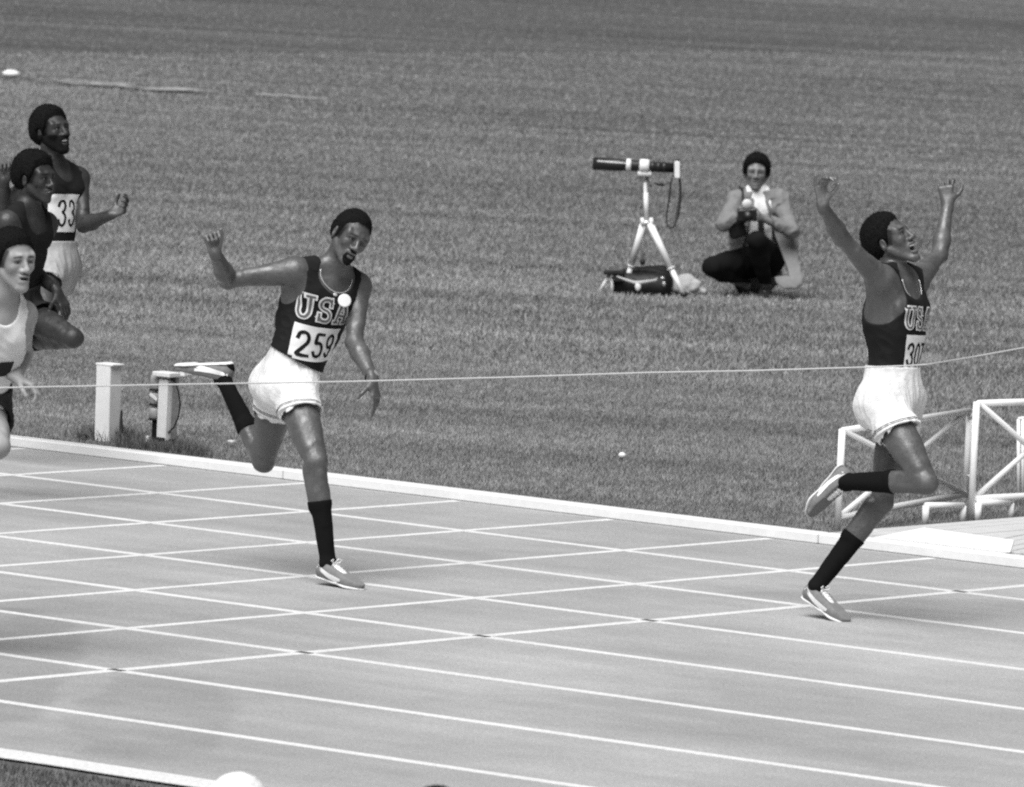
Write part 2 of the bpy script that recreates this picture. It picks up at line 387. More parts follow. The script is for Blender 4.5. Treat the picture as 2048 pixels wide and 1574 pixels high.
def cut(pr, *planes):
    """keep only the side where every plane function is negative"""
    fn, lo, hi, k, op = pr
    def g(X, Y, Z):
        d = fn(X, Y, Z)
        for q in planes: d = np.maximum(d, q(X, Y, Z))
        return d
    return (g, lo, hi, k, op)
_ns = {}
def wob(freq, seed):
    if (freq, seed) not in _ns:
        r = np.random.default_rng(seed); _ns[(freq, seed)] = [(nrm(r.normal(size=3))*freq*r.uniform(.7, 1.4), r.uniform(0, 6.28)) for _ in range(6)]
    W = _ns[(freq, seed)]
    def f(X, Y, Z):
        s = 0
        for i in range(0, 6, 2):
            (k1, p1), (k2, p2) = W[i], W[i+1]
            s = s+np.sin(X*k1[0]+Y*k1[1]+Z*k1[2]+p1)*np.cos(X*k2[0]+Y*k2[1]+Z*k2[2]+p2)
        return s/3
    return f
def bounds(prs, pad=.03):
    return np.min([p[1] for p in prs if p[4] == 'u'], 0)-pad, np.max([p[2] for p in prs if p[4] == 'u'], 0)+pad
def field_of(prs, h, lo=None, hi=None):
    l, u = bounds(prs)
    if lo is not None: l = np.maximum(l, lo); u = np.minimum(u, hi)
    f = Fld(l, u, h)
    for p in prs: f.apply(p)
    return f
def implicit(name, f, mt, parent):
    v, q = f.mesh()
    me = fast_mesh(name, v, q); o = link(name, me, mt, parent); return o, v

# ---------- anatomy
def hand(w_, d, pn, th, curl=.5, sc=.93, spread=.10, thumb=.9):
    """w_ wrist, d direction of the hand, pn palm normal, th thumb side"""
    d = nrm(d); pn = nrm(np.array(pn)-d*(np.array(pn)@d)); t = nrm(np.cross(d, pn)); t = t if t@np.array(th) > 0 else -t
    P = []; s = sc
    P.append(limb(w_-d*.02, w_+d*.02*s, .027*s, .027*s, .015, pn, .75))
    for lat in (-.028, -.009, .010, .027):
        P.append(limb(w_+d*.012*s+t*lat*.55*s, w_+d*.086*s+t*lat*s, .015*s, .0125*s, .010, pn, .85))
    P.append(limb(w_+d*.02*s+t*.02*s+pn*.006*s, w_+d*.045*s+t*.034*s+pn*.008*s, .016*s, .015*s, .01))
    spec = [(-.031, (.033, .021, .018), .0078), (-.011, (.041, .026, .020), .0086), (.010, (.045, .029, .021), .0090), (.030, (.040, .025, .020), .0088)]
    for i, (lat, ls, r) in enumerate(spec):
        b = w_+d*(.088 - .004*abs(i-2))*s+t*lat*s; c = curl*(1+.12*(3-i)*.6) if not hasattr(curl, '__len__') else curl[i]
        ang = c*.85; dd = nrm(d+t*lat*spread/.03)
        for j, L in enumerate(ls):
            v = dd*math.cos(ang)+pn*math.sin(ang); e = b+v*L*s*1.05
            P.append(limb(b, e, r*s*(1-.07*j), r*s*(.93-.07*j), .0035 if j else .006)); b = e; ang += c
    b = w_+d*.030*s+t*.030*s+pn*.004; v = nrm(d*.62+t*thumb+pn*.35)
    for j, (L, r) in enumerate(((.038, .0125), (.030, .0108), (.024, .0098))):
        e = b+v*L*s; P.append(limb(b, e, r*s, r*.92*s, .004 if j else .01)); b = e; v = nrm(v+d*.45*min(1, curl if not hasattr(curl, '__len__') else curl[3])-t*.25+pn*.25)
    return P
def leg_front(h, k, a, fr):
    v = nrm(k-h)+nrm(k-a); return nrm(v+np.array(fr)*.25)
def leg(h, k, a, fr, s=1.0):
    """h hip k knee a ankle; fr body front"""
    f = leg_front(h, k, a, fr); T = nrm(k-h); S = nrm(a-k)
    ft = nrm(f-T*(f@T)); fs = nrm(f-S*(f@S)); L1 = np.linalg.norm(k-h); L2 = np.linalg.norm(a-k); side = np.cross(T, ft)
    q = lambda t, a_, b_: h+T*L1*t+ft*a_+side*b_
    side2 = np.cross(S, fs); w = lambda t, a_, b_: k+S*L2*t+fs*a_+side2*b_
    P = [limb(h, q(.6, 0, 0), .084*s, .066*s, .05), limb(q(.5, 0, 0), k, .068*s, .047*s, .03),
         limb(q(.14, .030, 0), q(.80, .026, 0), .056*s, .036*s, .014), limb(q(.28, .012, .034), q(.84, .012, .026), .046*s, .032*s, .012), limb(q(.50, .014, -.030), q(.90, .014, -.024), .038*s, .031*s, .012),
         limb(q(.10, -.034, .020), q(.86, -.026, .024), .050*s, .026*s, .014), limb(q(.10, -.034, -.022), q(.86, -.026, -.024), .050*s, .026*s, .014),
         limb(q(.0, .01, -.03), q(.4, -.01, -.03), .06*s, .04*s, .03),
         ball(k, .046*s, .018), ball(k+nrm(fs+ft)*.026, .029*s, .010), limb(k+nrm(fs+ft)*.018, w(.12, .030, 0), .018, .016, .010)]
    P += [limb(k, w(.4, 0, 0), .045*s, .041*s, .02), limb(w(.3, 0, 0), a, .042*s, .029*s, .02),
          limb(w(.08, -.026, .018), w(.44, -.024, .014), .036*s, .029*s, .010), limb(w(.06, -.026, -.019), w(.40, -.024, -.016), .035*s, .029*s, .010),
          limb(w(.38, -.020, 0), w(.98, -.024, 0), .030*s, .012*s, .014), limb(w(.10, .016, .010), w(.62, .014, .008), .030*s, .020*s, .012),
          limb(w(.10, .024, -.004), w(.80, .018, -.003), .014, .012, .012), ball(a+side2*.026, .014, .008), ball(a-side2*.026, .014, .008)]
    return P
def arm(sh, el, wr, s=1.0, bend=None):
    U = nrm(el-sh); Fo = nrm(wr-el); L1 = np.linalg.norm(el-sh); L2 = np.linalg.norm(wr-el)
    b = nrm(nrm(Fo)-U*(Fo@U)+1e-4*UP)                                      # inside of the elbow
    sd = np.cross(U, b); e2 = nrm(np.cross(Fo, np.cross(U, Fo)+1e-4*UP))
    P = [ball(sh, .058*s, .03), limb(sh, sh+U*L1*.36, .060*s, .043*s, .014), limb(sh+U*L1*.2, el, .040*s, .034*s, .02),
         limb(sh+U*L1*.34+b*.018, sh+U*L1*.70+b*.016, .033*s, .029*s, .009), limb(sh+U*L1*.26-b*.018+sd*.008, sh+U*L1*.62-b*.016+sd*.006, .033*s, .028*s, .009), limb(sh+U*L1*.26-b*.016-sd*.010, sh+U*L1*.60-b*.014-sd*.008, .030*s, .026*s, .009),
         ball(el-b*.008, .031*s, .012), ball(el-nrm(Fo-U)*-.004-b*.016, .018, .010), limb(el, el+Fo*L2*.30, .036*s, .037*s, .014), limb(el+Fo*L2*.28, wr, .037*s, .0235*s, .02),
         limb(el-U*.03+sd*.016, el+Fo*L2*.50+sd*.010, .022*s, .017*s, .009), limb(el-sd*.014, el+Fo*L2*.46-sd*.012, .026*s, .019*s, .009)]
    return P
def torso(J, s=1.0):
    H = (J['hipR']+J['hipL'])/2; N = J['neck']; lat = nrm(J['shL']-J['shR']); up = nrm(N-H); lat = nrm(lat-up*(lat@up)); fr = np.cross(lat, up)
    pl = nrm(J['hipL']-J['hipR']); pl = nrm(pl-up*(pl@up)); pf = np.cross(pl, up)
    C = H+(N-H)*.66; A = [lat, fr, up]; PA = [pl, pf, up]
    mf = nrm(fr+pf); ml = nrm(lat+pl)
    P = [ell(H+up*.03, PA, (.150*s, .108*s, .115*s), .04), ell(H-pf*.045+pl*.065-up*.03, PA, (.085, .085, .09), .03), ell(H-pf*.045-pl*.065-up*.03, PA, (.085, .085, .09), .03),
         limb(H+up*.07, H+(N-H)*.52, .132*s, .135*s, .05, mf, .72),
         ell(C, A, (.150*s, .110*s, .19*s), .05),
         limb(J['shR']+lat*.055-up*.02, J['shL']-lat*.055-up*.02, .062*s, .062*s, .05),
         ell(C+up*.065+lat*.072+fr*.068, A, (.075, .042, .055), .02), ell(C+up*.065-lat*.072+fr*.068, A, (.075, .042, .055), .02),
         ell(C+lat*.115-fr*.03+up*.02, A, (.048, .07, .13), .03), ell(C-lat*.115-fr*.03+up*.02, A, (.048, .07, .13), .03),
         ell(C-fr*.07+lat*.06+up*.05, A, (.07, .045, .10), .03), ell(C-fr*.07-lat*.06+up*.05, A, (.07, .045, .10), .03)]
    return P, dict(H=H, N=N, C=C, lat=lat, up=up, fr=fr, A=A, pl=pl, pf=pf)
def shoulders(J, T, hc):
    N, lat, up = T['N'], T['lat'], T['up']
    P = [limb(N-up*.05, hc, .062, .054, .03)]
    for k, sg in (('shR', -1), ('shL', 1)):
        P.append(limb(N+(hc-N)*.35, J[k]-lat*sg*.03+up*.025, .040, .042, .035))
        P.append(limb(J[k]-lat*sg*.02-up*.01+T['fr']*.02, T['C']+lat*sg*.06+up*.06+T['fr']*.06, .045, .04, .03))
        P.append(limb(J[k]-up*.02-T['fr']*.02, T['C']+lat*sg*.12-T['fr']*.03, .048, .05, .03))
        P.append(limb(hc+lat*sg*.045+T['fr']*.0, N+T['fr']*.050+lat*sg*.014-up*.045, .015, .011, .010))
        # collar bone
        P.append(limb(N+T['fr']*.055+lat*sg*.02-up*.035, J[k]+T['fr']*.03-lat*sg*.04+up*.02, .010, .010, .012))
    return P
def head_prims(c, f, u, o):
    """c centre of the head; f face direction; u up; o options"""
    f = nrm(f); u = nrm(np.array(u)-f*(np.array(u)@f)); l = np.cross(u, f)
    A = [f, l, u]; g = lambda a, b, d: np.array(c)+f*a+l*b+u*d
    op = o.get('mouth', .0)     # opening of the mouth in metres
    jd = -op*.8
    P = [ell(g(-.014, 0, .028), A, (.096, .076, .088), .02), ell(g(-.05, 0, .005), A, (.055, .066, .065), .03),
         ell(g(.026, 0, -.035), A, (.062, .053, .075), .03)]
    for sgn in (-1, 1):
        P += [limb(g(-.002, sgn*.053, -.045), g(.064, sgn*.017, -.098+jd), .018, .017, .022),
              limb(g(.082, sgn*.012, .024), g(.066, sgn*.044, .022), .011, .010, .014),
              ell(g(.056, sgn*.044, -.022), A, (.024, .018, .020), .024),
              ell(g(.046, sgn*.054, .020), A, (.028, .010, .026), .02)]
    P += [ball(g(.076, 0, -.102+jd), .019, .02), ell(g(.074, 0, -.072), A, (.020, .028, .024), .02)]
    for sgn in (-1, 1): P.append(ell(g(.101, sgn*.031, -.002), A, (.020, .019, .014), .014, 's'))
    for sgn in (-1, 1):
        P.append(ell(g(.0735, sgn*.031, .0100), A, (.0140, .0180, .0098), .006)); P.append(ell(g(.0715, sgn*.031, -.0125), A, (.0130, .0165, .0085), .008))
    P += [limb(g(.088, 0, .010), g(.106, 0, -.030), .0075, .0110, .012), ball(g(.107, 0, -.033), .0125, .008)]
    for sgn in (-1, 1): P.append(ell(g(.094, sgn*.0165, -.037), A, (.013, .0090, .0090), .006))
    # ears
    for sgn in (-1, 1):
        ea = nrm(l*sgn*.9-f*.45); A2 = [nrm(f+l*sgn*.5), ea, u]
        P.append(ell(g(-.008, sgn*.080, -.012), [nrm(f*.95+l*sgn*.3), nrm(l*sgn-f*.35), u], (.018, .009, .031), .006))
        P.append(ell(g(-.002, sgn*.089, -.010), [nrm(f*.95+l*sgn*.3), nrm(l*sgn-f*.35), u], (.009, .006, .016), .004, 's'))
    mz = -.062
    if op > 0:
        P.append(ell(g(.094, 0, mz-op*.55), A, (.030, o.get('mw', .023), .004+op*.55), .004, 's'))
        P += [limb(g(.091, -.020, mz+.004), g(.091, .020, mz+.004), .0062, .0062, .005), limb(g(.096, -.010, mz+.004), g(.096, .010, mz+.004), .0065, .0065, .005),
              limb(g(.086, -.019, mz-op-.010), g(.086, .019, mz-op-.010), .0066, .0066, .005), limb(g(.090, -.009, mz-op-.011), g(.090, .009, mz-op-.011), .0075, .0075, .005)]
    else:
        P += [limb(g(.090, -.019, mz-.002), g(.090, .019, mz-.002), .006, .006, .006), ell(g(.094, 0, mz-.001), A, (.009, .016, .0065), .005),
              ell(g(.092, 0, mz-.014), A, (.009, .017, .0075), .005)]
    return P, g, A
def boot(J, s=1):
    pass
def shoe(parent, ank, toe, upv, side_dir, mats=('suede', 'white_leather'), L=.285, h=.0035, stripe=True, laces=True, track_bvh=None):
    """ank ankle joint, toe direction, upv from the sole to the ankle"""
    fd = nrm(toe); ud = nrm(np.array(upv)-fd*(np.array(upv)@fd)); sd = np.cross(fd, ud)
    heel = ank-fd*.052-ud*.078                     # sole plane under the heel
    g = lambda a, b, c: heel+fd*a*L/.285+sd*b+ud*c
    base = plane_fn(g(0, 0, .009), -ud)
    P = [limb(g(.035, 0, .036), g(.10, 0, .040), .036, .036, .03), limb(g(.10, 0, .036), g(.20, 0, .028), .040, .042, .03, ud, .85), limb(g(.20, 0, .026), g(.248, -.004, .024), .042, .033, .02, ud, .80),
         limb(g(.038, 0, .05), g(.045, 0, .090), .036, .034, .02), limb(g(.08, 0, .06), g(.16, 0, .035), .036, .030, .03)]
    f = field_of(P, h)
    col_pl = plane_fn(g(.045, 0, .088), nrm(ud+fd*.25))
    hole = limb(ank-ud*.02, ank+ud*.1+fd*.02, .033, .040, 0)
    f.mod(lambda F, X, Y, Z: np.maximum(np.maximum(F, base(X, Y, Z)), np.maximum(col_pl(X, Y, Z), -1)))
    f.apply((hole[0], hole[1], hole[2], .004, 's'))
    o, v = implicit('shoe', f, M_[mats[0]], parent)
    Q = [limb(g(.035, 0, .010), g(.12, 0, .010), .038, .036, .02, ud, .4), limb(g(.12, 0, .010), g(.21, 0, .008), .036, .047, .02, ud, .35), limb(g(.21, 0, .008), g(.252, -.004, .010), .047, .034, .02, ud, .35)]
    f2 = field_of(Q, h)
    lo_, hi_ = plane_fn(g(0, 0, .0), -ud), plane_fn(g(0, 0, .011), ud)
    f2.mod(lambda F, X, Y, Z: np.maximum(np.maximum(F, lo_(X, Y, Z)), hi_(X, Y, Z)))
    implicit('sole', f2, M_['white_leather'], o)
    bv = BVHTree.FromPolygons([tuple(p) for p in v], [tuple(p.vertices) for p in o.data.polygons])
    if stripe:
        for sg in (1, -1):
            pts = [(-.004, .070, .006), (.02, .062, .007), (.06, .048, .009), (.10, .036, .011), (.15, .024, .014), (.175, .018, .017)]
            surf_ribbon('stripe', bv, [(g(a, sg*.12, c), -sd*sg, wd, fd*.35+ud) for a, c, wd in pts], .0022, M_['white_leather'], o, nrm(ud*.9+fd*.3))
    if laces:
        Tn = [limb(g(.085, 0, .083), g(.155, 0, .056), .017, .018, .01, ud, .5)]
        ft = field_of(Tn, h); implicit('tongue', ft, M_['white_leather'], o)
        m = MB()
        for i in range(4):
            a = .095+.018*i; z = .091-.0075*i
            m.tube([g(a, -.022, z-.016), g(a+.003, -.010, z-.001), g(a, .010, z-.001), g(a+.003, .022, z-.016)], .0028, 6)
        for sg in (-1, 1):
            m.tube([g(.09, sg*.004, .090), g(.096, sg*.018, .108), g(.10, sg*.036, .104), g(.104, sg*.020, .092), g(.10, 0, .09)], .0026, 6)
        m.build('lace', M_['white_leather'], o, True)
    return o
def surf_ribbon(name, bv, stations, off, mt, parent, across):
    """a band laid on a surface: stations (origin outside, ray direction, half width, -)"""
    vs = []; ok = []
    for (p, d, wd, _) in stations:
        for q in (-1, 0, 1):
            hit = bv.ray_cast(Vector(p+across*wd*q), Vector(nrm(d)), .3)
            if hit[0] is None:
                hit = bv.find_nearest(Vector(p+across*wd*q)); 
            n = hit[1]; n = n if n.dot(Vector(nrm(d))) < 0 else -n
            vs.append(hit[0]+n*off)
    fs = []
    for i in range(len(stations)-1):
        for q in range(2): fs.append((i*3+q, i*3+q+1, (i+1)*3+q+1, (i+1)*3+q))
    me = bpy.data.meshes.new(name); me.from_pydata(vs, [], fs); me.update()
    me.polygons.foreach_set('use_smooth', [True]*len(me.polygons))
    return link(name, me, mt, parent)

# ---------- lettering laid on cloth
GL = {
 '0': [[(.5, 1), (.2, .9), (.08, .65), (.08, .35), (.2, .1), (.5, 0), (.8, .1), (.92, .35), (.92, .65), (.8, .9), (.5, 1)]],
 '2': [[(.1, .72), (.18, .92), (.45, 1), (.75, .95), (.9, .75), (.82, .55), (.45, .28), (.1, 0), (.92, 0)]],
 '3': [[(.1, .8), (.22, .95), (.5, 1), (.8, .93), (.88, .76), (.78, .6), (.45, .54), (.78, .48), (.92, .3), (.8, .08), (.5, 0), (.2, .06), (.08, .22)]],
 '5': [[(.86, 1), (.24, 1), (.16, .56), (.45, .64), (.78, .56), (.92, .32), (.78, .08), (.45, 0), (.18, .05), (.08, .18)]],
 '7': [[(.1, 1), (.92, 1), (.6, .55), (.42, 0)]],
 '9': [[(.12, .14), (.3, .01), (.6, .04), (.82, .25), (.9, .62), (.8, .92), (.5, 1), (.2, .9), (.1, .68), (.22, .46), (.5, .4), (.8, .52)]],
 'U': [[(0, 1), (.34, 1)], [(.66, 1), (1, 1)], [(.17, 1), (.17, .22), (.32, .04), (.5, 0), (.68, .04), (.83, .22), (.83, 1)]],
 'S': [[(.9, .72), (.9, .98)], [(.9, .86), (.7, 1), (.3, 1), (.1, .86), (.1, .66), (.3, .54), (.7, .47), (.9, .34), (.9, .14), (.7, 0), (.3, 0), (.1, .14)], [(.1, .02), (.1, .28)]],
 'A': [[(.12, 0), (.42, 1), (.58, 1), (.88, 0)], [(.25, .34), (.75, .34)], [(-.02, 0), (.26, 0)], [(.74, 0), (1.02, 0)]],
}
def resample(pl, st):
    out = [np.array(pl[0], float)]
    for a, b in zip(pl[:-1], pl[1:]):
        a, b = np.array(a, float), np.array(b, float); n = max(1, int(np.ceil(np.linalg.norm(b-a)/st)))
        out += [a+(b-a)*i/n for i in range(1, n+1)]
    return np.array(out)
def on_body(bv, T, uv, off, phi0=0.0, base='C', Rf=.125, tilt=0.0):
    """wrap a flat coordinate (metres) round the trunk"""
    u, v = uv; c, s_ = math.cos(tilt), math.sin(tilt); u, v = u*c-v*s_, u*s_+v*c
    ph = phi0+u/Rf; up = T['up']; d = nrm(T['fr']*math.cos(ph)+T['lat']*math.sin(ph)); o = T['C']+up*v
    hit = bv.ray_cast(Vector(o+d*.4), Vector(-d), .6)
    p, n = (hit[0], hit[1]) if hit[0] is not None else (Vector(o+d*.12), Vector(d))
    if n.dot(Vector(d)) < 0: n = -n
    return p+n*off
def glyph(name, ch, bv, T, x, y, wd, ht, stroke, off, mt, parent, phi0, tilt=0.0):
    vs = []; fs = []
    for pl in GL[ch]:
        P = resample([(x+a*wd, y+b*ht) for a, b in pl], .006); n = len(P)
        if n > 4 and len(pl) > 5:
            for _ in range(2): P[1:-1] = (P[:-2]+P[1:-1]*2+P[2:])/4
        b0 = len(vs)
        for i in range(n):
            t = P[min(i+1, n-1)]-P[max(i-1, 0)]; t = t/max(1e-9, np.linalg.norm(t)); nn = np.array([-t[1], t[0]])
            q0 = P[i]-(t*stroke/2 if i == 0 else 0)+(t*stroke/2 if i == n-1 else 0)
            for k in (-1, 0, 1): vs.append(on_body(bv, T, q0+nn*stroke/2*k, off, phi0, tilt=tilt))
        for i in range(n-1):
            for k in range(2): a = b0+i*3+k; fs.append((a, a+1, a+4, a+3))
        off += .00025
    me = bpy.data.meshes.new(name); me.from_pydata(vs, [], fs); me.update(); me.polygons.foreach_set('use_smooth', [True]*len(fs))
    return link(name, me, mt, parent)
def patch(name, bv, T, x0, x1, y0, y1, off, mt, parent, phi0, tilt=0.0, n=14):
    xs = np.linspace(x0, x1, n+1); ys = np.linspace(y0, y1, n+1)
    vs = [on_body(bv, T, (a, b), off, phi0, tilt=tilt) for b in ys for a in xs]; w1 = n+1
    # a cloth skirt round the edge gives the bib its thickness
    fs = [(j*w1+i, j*w1+i+1, (j+1)*w1+i+1, (j+1)*w1+i) for j in range(n) for i in range(n)]
    me = bpy.data.meshes.new(name); me.from_pydata(vs, [], fs); me.update(); me.polygons.foreach_set('use_smooth', [True]*len(fs))
    return link(name, me, mt, parent)

# ---------- a person from a set of joints
def person(J, o, label, cat='person', group=None):
    h = o.get('h', .005); root = empty('person', o['base']); tag(root, label, cat, group)
    s = o.get('s', 1.0); skin = M_[o.get('skin', 'skin')]
    TP, T = torso(J, s); hc = J['head']; f, u = nrm(o['face']), nrm(o['hup'])
    HP, g, HA = head_prims(hc, f, u, o)
    nk = g(-.025, 0, -.055)
    body = list(TP)+shoulders(J, T, nk)
    fr = T['pf']; legs = {}
    for sd in 'RL':
        legs[sd] = leg(J['hip'+sd], J['knee'+sd], J['ank'+sd], o.get('legfr', fr), s)
        body += legs[sd]
        body += arm(J['sh'+sd], J['el'+sd], J['wr'+sd], s*o.get('arm_s', 1))
        fd = nrm(o['toe'+sd]); a = J['ank'+sd]; ud = nrm(o['fup'+sd])
        body += [limb(a, a-ud*.03+fd*.02, .033, .030, .02), limb(a-ud*.045-fd*.02, a-ud*.05+fd*.10, .026, .028, .02), limb(a-ud*.05+fd*.1, a-ud*.058+fd*.17, .028, .020, .02)]
    hands = {}
    for sd in 'RL':
        hd = o['hand'+sd]; P = hand(J['wr'+sd], hd[0], hd[1], hd[2], hd[3], spread=o.get('spread', .10), thumb=o.get('thumb'+sd, .9)); body += P
    body += HP
    f_ = field_of(body, h)
    v, q = f_.mesh(); del f_
    me = fast_mesh('body', v, q)
    # colour of the skin itself (lips, beard, palms) plus painted shade round the eyes
    tone = np.ones(len(v), np.float32); n = len(me.vertices); no = np.zeros(n*3, np.float32); me.vertices.foreach_get('normal', no); no = no.reshape(-1, 3)
    L = v-np.array(hc); a, b, d = L@HA[0], L@HA[1], L@HA[2]
    sm = lambda e0, e1, x: np.clip((x-e0)/(e1-e0), 0, 1)**2*(3-2*np.clip((x-e0)/(e1-e0), 0, 1))
    op = o.get('mouth', 0); lipm = np.exp(-((d+.062+op*.5)/(.012+op*.6))**4-(b/.026)**4)*(a > .07)
    tone = tone*(1+lipm*(o.get('lip', 1.3)-1))
    brow = np.exp(-((d-.021-.12*np.clip(.03-np.abs(b), -.02, .02))/.0050)**4-((np.abs(b)-.032)/.019)**6)*(a > .05)
    tone = tone*(1-brow*.88)
    lid = np.exp(-((d-.001)/.011)**4-((np.abs(b)-.031)/.017)**6)*(a > .06); tone = tone*(1-lid*o.get('lid', .6))  # lids darkened: shade of the eye sockets put into the skin tone
    hl_ = o.get('hairline', .068)+.013; rv = np.sqrt(((a-.116)/.112)**2+(b/o.get('hl_w', .084))**4+((d+.035)/(hl_+.035))**2)-1
    if o.get('hair', 'short'): tone = tone*(1-.85*np.exp(-np.clip(-rv, 0, 5)/.07)*(d > -.03)*(a > -.02)*(np.abs(b) < .0775)*(np.linalg.norm(L, axis=1) < .16))
    for sd in 'RL':
        hd = o['hand'+sd]; w0 = J['wr'+sd]; dd = nrm(hd[0]); pn = nrm(np.array(hd[1])-dd*(np.array(hd[1])@dd))
        R_ = np.linalg.norm(v-(w0+dd*.09), axis=1) < .125
        tone = np.where(R_, tone*(1+sm(.0, .5, no@pn)*sm(-.01, .035, (v-w0)@dd)*(o.get('palm', 1.6)-.4)), tone)
    at = me.attributes.new('tone', 'FLOAT', 'POINT'); at.data.foreach_set('value', tone)
    link('body', me, skin, root)
    # ---- hair
    hk = o.get('hair', 'short'); th = o.get('hair_t', .012)
    if hk:
        Hp = [ell(g(-.016-th*.3, 0, .030+th*.35), HA, (.097+th, .077+th*.9, .090+th), .02), ell(g(-.052, 0, .0), HA, (.057+th, .067+th*.8, .062), .03)]
        fh = field_of(Hp, min(h, .0045))
        wv = wob(420, 3); wv2 = wob(160, 5)
        fl = o.get('hairline', .068)+.013; c0 = np.array(hc)
        def hf(F, X, Y, Z):
            x = (X-c0[0])*HA[0][0]+(Y-c0[1])*HA[0][1]+(Z-c0[2])*HA[0][2]
            y = (X-c0[0])*HA[1][0]+(Y-c0[1])*HA[1][1]+(Z-c0[2])*HA[1][2]
            z = (X-c0[0])*HA[2][0]+(Y-c0[1])*HA[2][1]+(Z-c0[2])*HA[2][2]
            F = F+(wv(X, Y, Z)*.0010+wv2(X, Y, Z)*.0012)*(1+th*60)
            # hairline: a bound that moves back towards the temples and down in front of the ear
            r = .085*wv2(X, Y, Z)+np.sqrt(((x-.116)/.112)**2+(y/o.get('hl_w', .084))**4+((z+.035)/(fl+.035))**2)-1
            F = F+(.004+th*.75)*np.clip(1-r/.34, 0, 1)*np.clip((x+.03)/.05, 0, 1)
            F = np.maximum(F, -r*.06)
            zb = np.interp(x, [-.08, -.03, -.012, .004, .016, .03, .06], [-.066, -.064, -.028, -.030, -.020, .010, .03])
            F = np.maximum(F, np.minimum(zb-z, .05))
            r2 = np.sqrt(((x+.006)/.023)**2+((np.abs(y)-.092)/.030)**2+((z+.012)/.032)**2)-1
            F = np.maximum(F, -r2*.03)
            return F
        fh.mod(hf); hv, hq = fh.mesh()
        # short curls stand off the surface: small tapered wedges, part of the same mesh
        tri = np.concatenate([hq[:, [0, 1, 2]], hq[:, [0, 2, 3]]]); nt_ = len(hv); cen = np.array(hc)-HA[0]*.01+HA[2]*.02
        m_ = min(len(hv), o.get('curls', 8000)); pick = rng.choice(nt_, m_, replace=False); pv = hv[pick]; nn_ = pv-cen; nn_ /= np.linalg.norm(nn_, axis=1)[:, None]
        rd = rng.normal(0, 1, (m_, 3)); sd_ = np.cross(nn_, rd); sd_ /= np.linalg.norm(sd_, axis=1)[:, None]; ln_ = (.0018+.12*th)*rng.uniform(.5, 1.5, m_)[:, None]
        tip = pv+(nn_+rd*.45)*ln_; a3 = pv-nn_*.002+sd_*.0016; b3 = pv-nn_*.002-sd_*.0016
        V_ = np.concatenate([hv, a3, b3, tip]); k_ = np.arange(m_); T_ = np.stack([nt_+k_, nt_+m_+k_, nt_+2*m_+k_], 1)
        link('hair', fast_mesh('hair', V_, np.concatenate([tri, T_])), M_[o.get('hairm', 'hair')], root)
    if o.get('beard'):
        c0 = np.array(hc); fb = field_of(HP, h, g(.04, 0, -.05)-.13, g(.04, 0, -.05)+.13); wq = wob(300, 9)
        def bf(F, X, Y, Z):
            x, y, z = [(X-c0[0])*HA[i][0]+(Y-c0[1])*HA[i][1]+(Z-c0[2])*HA[i][2] for i in range(3)]
            if o['beard'] == 'goatee':
                m = np.exp(-((y/.031)**2+((z+.083)/.041)**2)**3)*(x > .03)
            else:
                m = np.clip((-.030-z+.35*np.abs(y)-.010)/.02, 0, 1)*np.clip((x+.03)/.02, 0, 1)*(z > -.165)
                m = np.maximum(m, np.exp(-(y/.034)**4-((z+.052)/.010)**4)*(x > .07))
            m = m*(1-np.exp(-((z+.068+op*.5)/(.012+op*.6))**4-(y/.021)**4))
            return np.maximum(F-.0042-wq(X, Y, Z)*.0012, (.5-m)*.02)
        fb.mod(bf); bvv, bq = fb.mesh()
        if len(bvv):
            tri = np.concatenate([bq[:, [0, 1, 2]], bq[:, [0, 2, 3]]]); link('beard', fast_mesh('beard', bvv, tri), M_['hair'], root)
    # eyes, teeth
    for sgn in (-1, 1):
        m = MB(); e0 = g(.0725, sgn*.031, -.001); m.ball(e0, .0115, A=HA, n=14)
        e = m.build('eye', M_['eye_white'], root, True)
        m = MB(); m.ball(e0+HA[0]*.0062+HA[1]*o.get('gaze', 0), .0062, A=HA, n=12); m.build('iris', M_['eye_dark'], e, True)
    if op > 0:
        m = MB(); tz = -.0635; m.tube([g(.076, -.022, tz), g(.087, -.013, tz), g(.0905, 0, tz), g(.087, .013, tz), g(.076, .022, tz)], .0050*o.get('teeth', 1), 8); m.build('teeth', M_['tooth'], root, True)
        m = MB(); m.ball(g(.060, 0, -.062-op*.5), .02, .024, .012+op*.4, A=HA); m.build('mouth_inside', M_['mouth'], root, True)
    # ---- singlet
    out = dict(root=root, T=T, g=g, HA=HA, TP=TP, legs=legs, nk=nk)
    if o.get('singlet'):
        mt = M_[o['singlet']]
        TS = TP + [limb(T['N']-T['up']*.05, T['N']+(nk-T['N'])*.2, .062, .058, .03)]
        for k, sg in (('shR', -1), ('shL', 1)):
            TS.append(limb(T['N']+(nk-T['N'])*.35, J[k]-T['lat']*sg*.03+T['up']*.025, .040, .042, .035))
            TS.append(limb(J[k]-T['lat']*sg*.02-T['up']*.01+T['fr']*.02, T['C']+T['lat']*sg*.06+T['up']*.06+T['fr']*.06, .045, .04, .03))
            TS.append(limb(J[k]-T['up']*.02-T['fr']*.02, T['C']+T['lat']*sg*.12-T['fr']*.03, .048, .05, .03))
        fs = field_of(TS, h, bounds(TP)[0]-.05, bounds(TP)[1]+.05)
        wr1, wr2 = wob(26, 11), wob(60, 12)
        bot = plane_fn(T['H']+T['up']*o.get('sing_bot', .05), -T['up']-T['lat']*o.get('sing_tilt', 0))
        c1 = T['H']; u1 = T['up']; fl_ = .024 if o.get('sing_flare') else 0
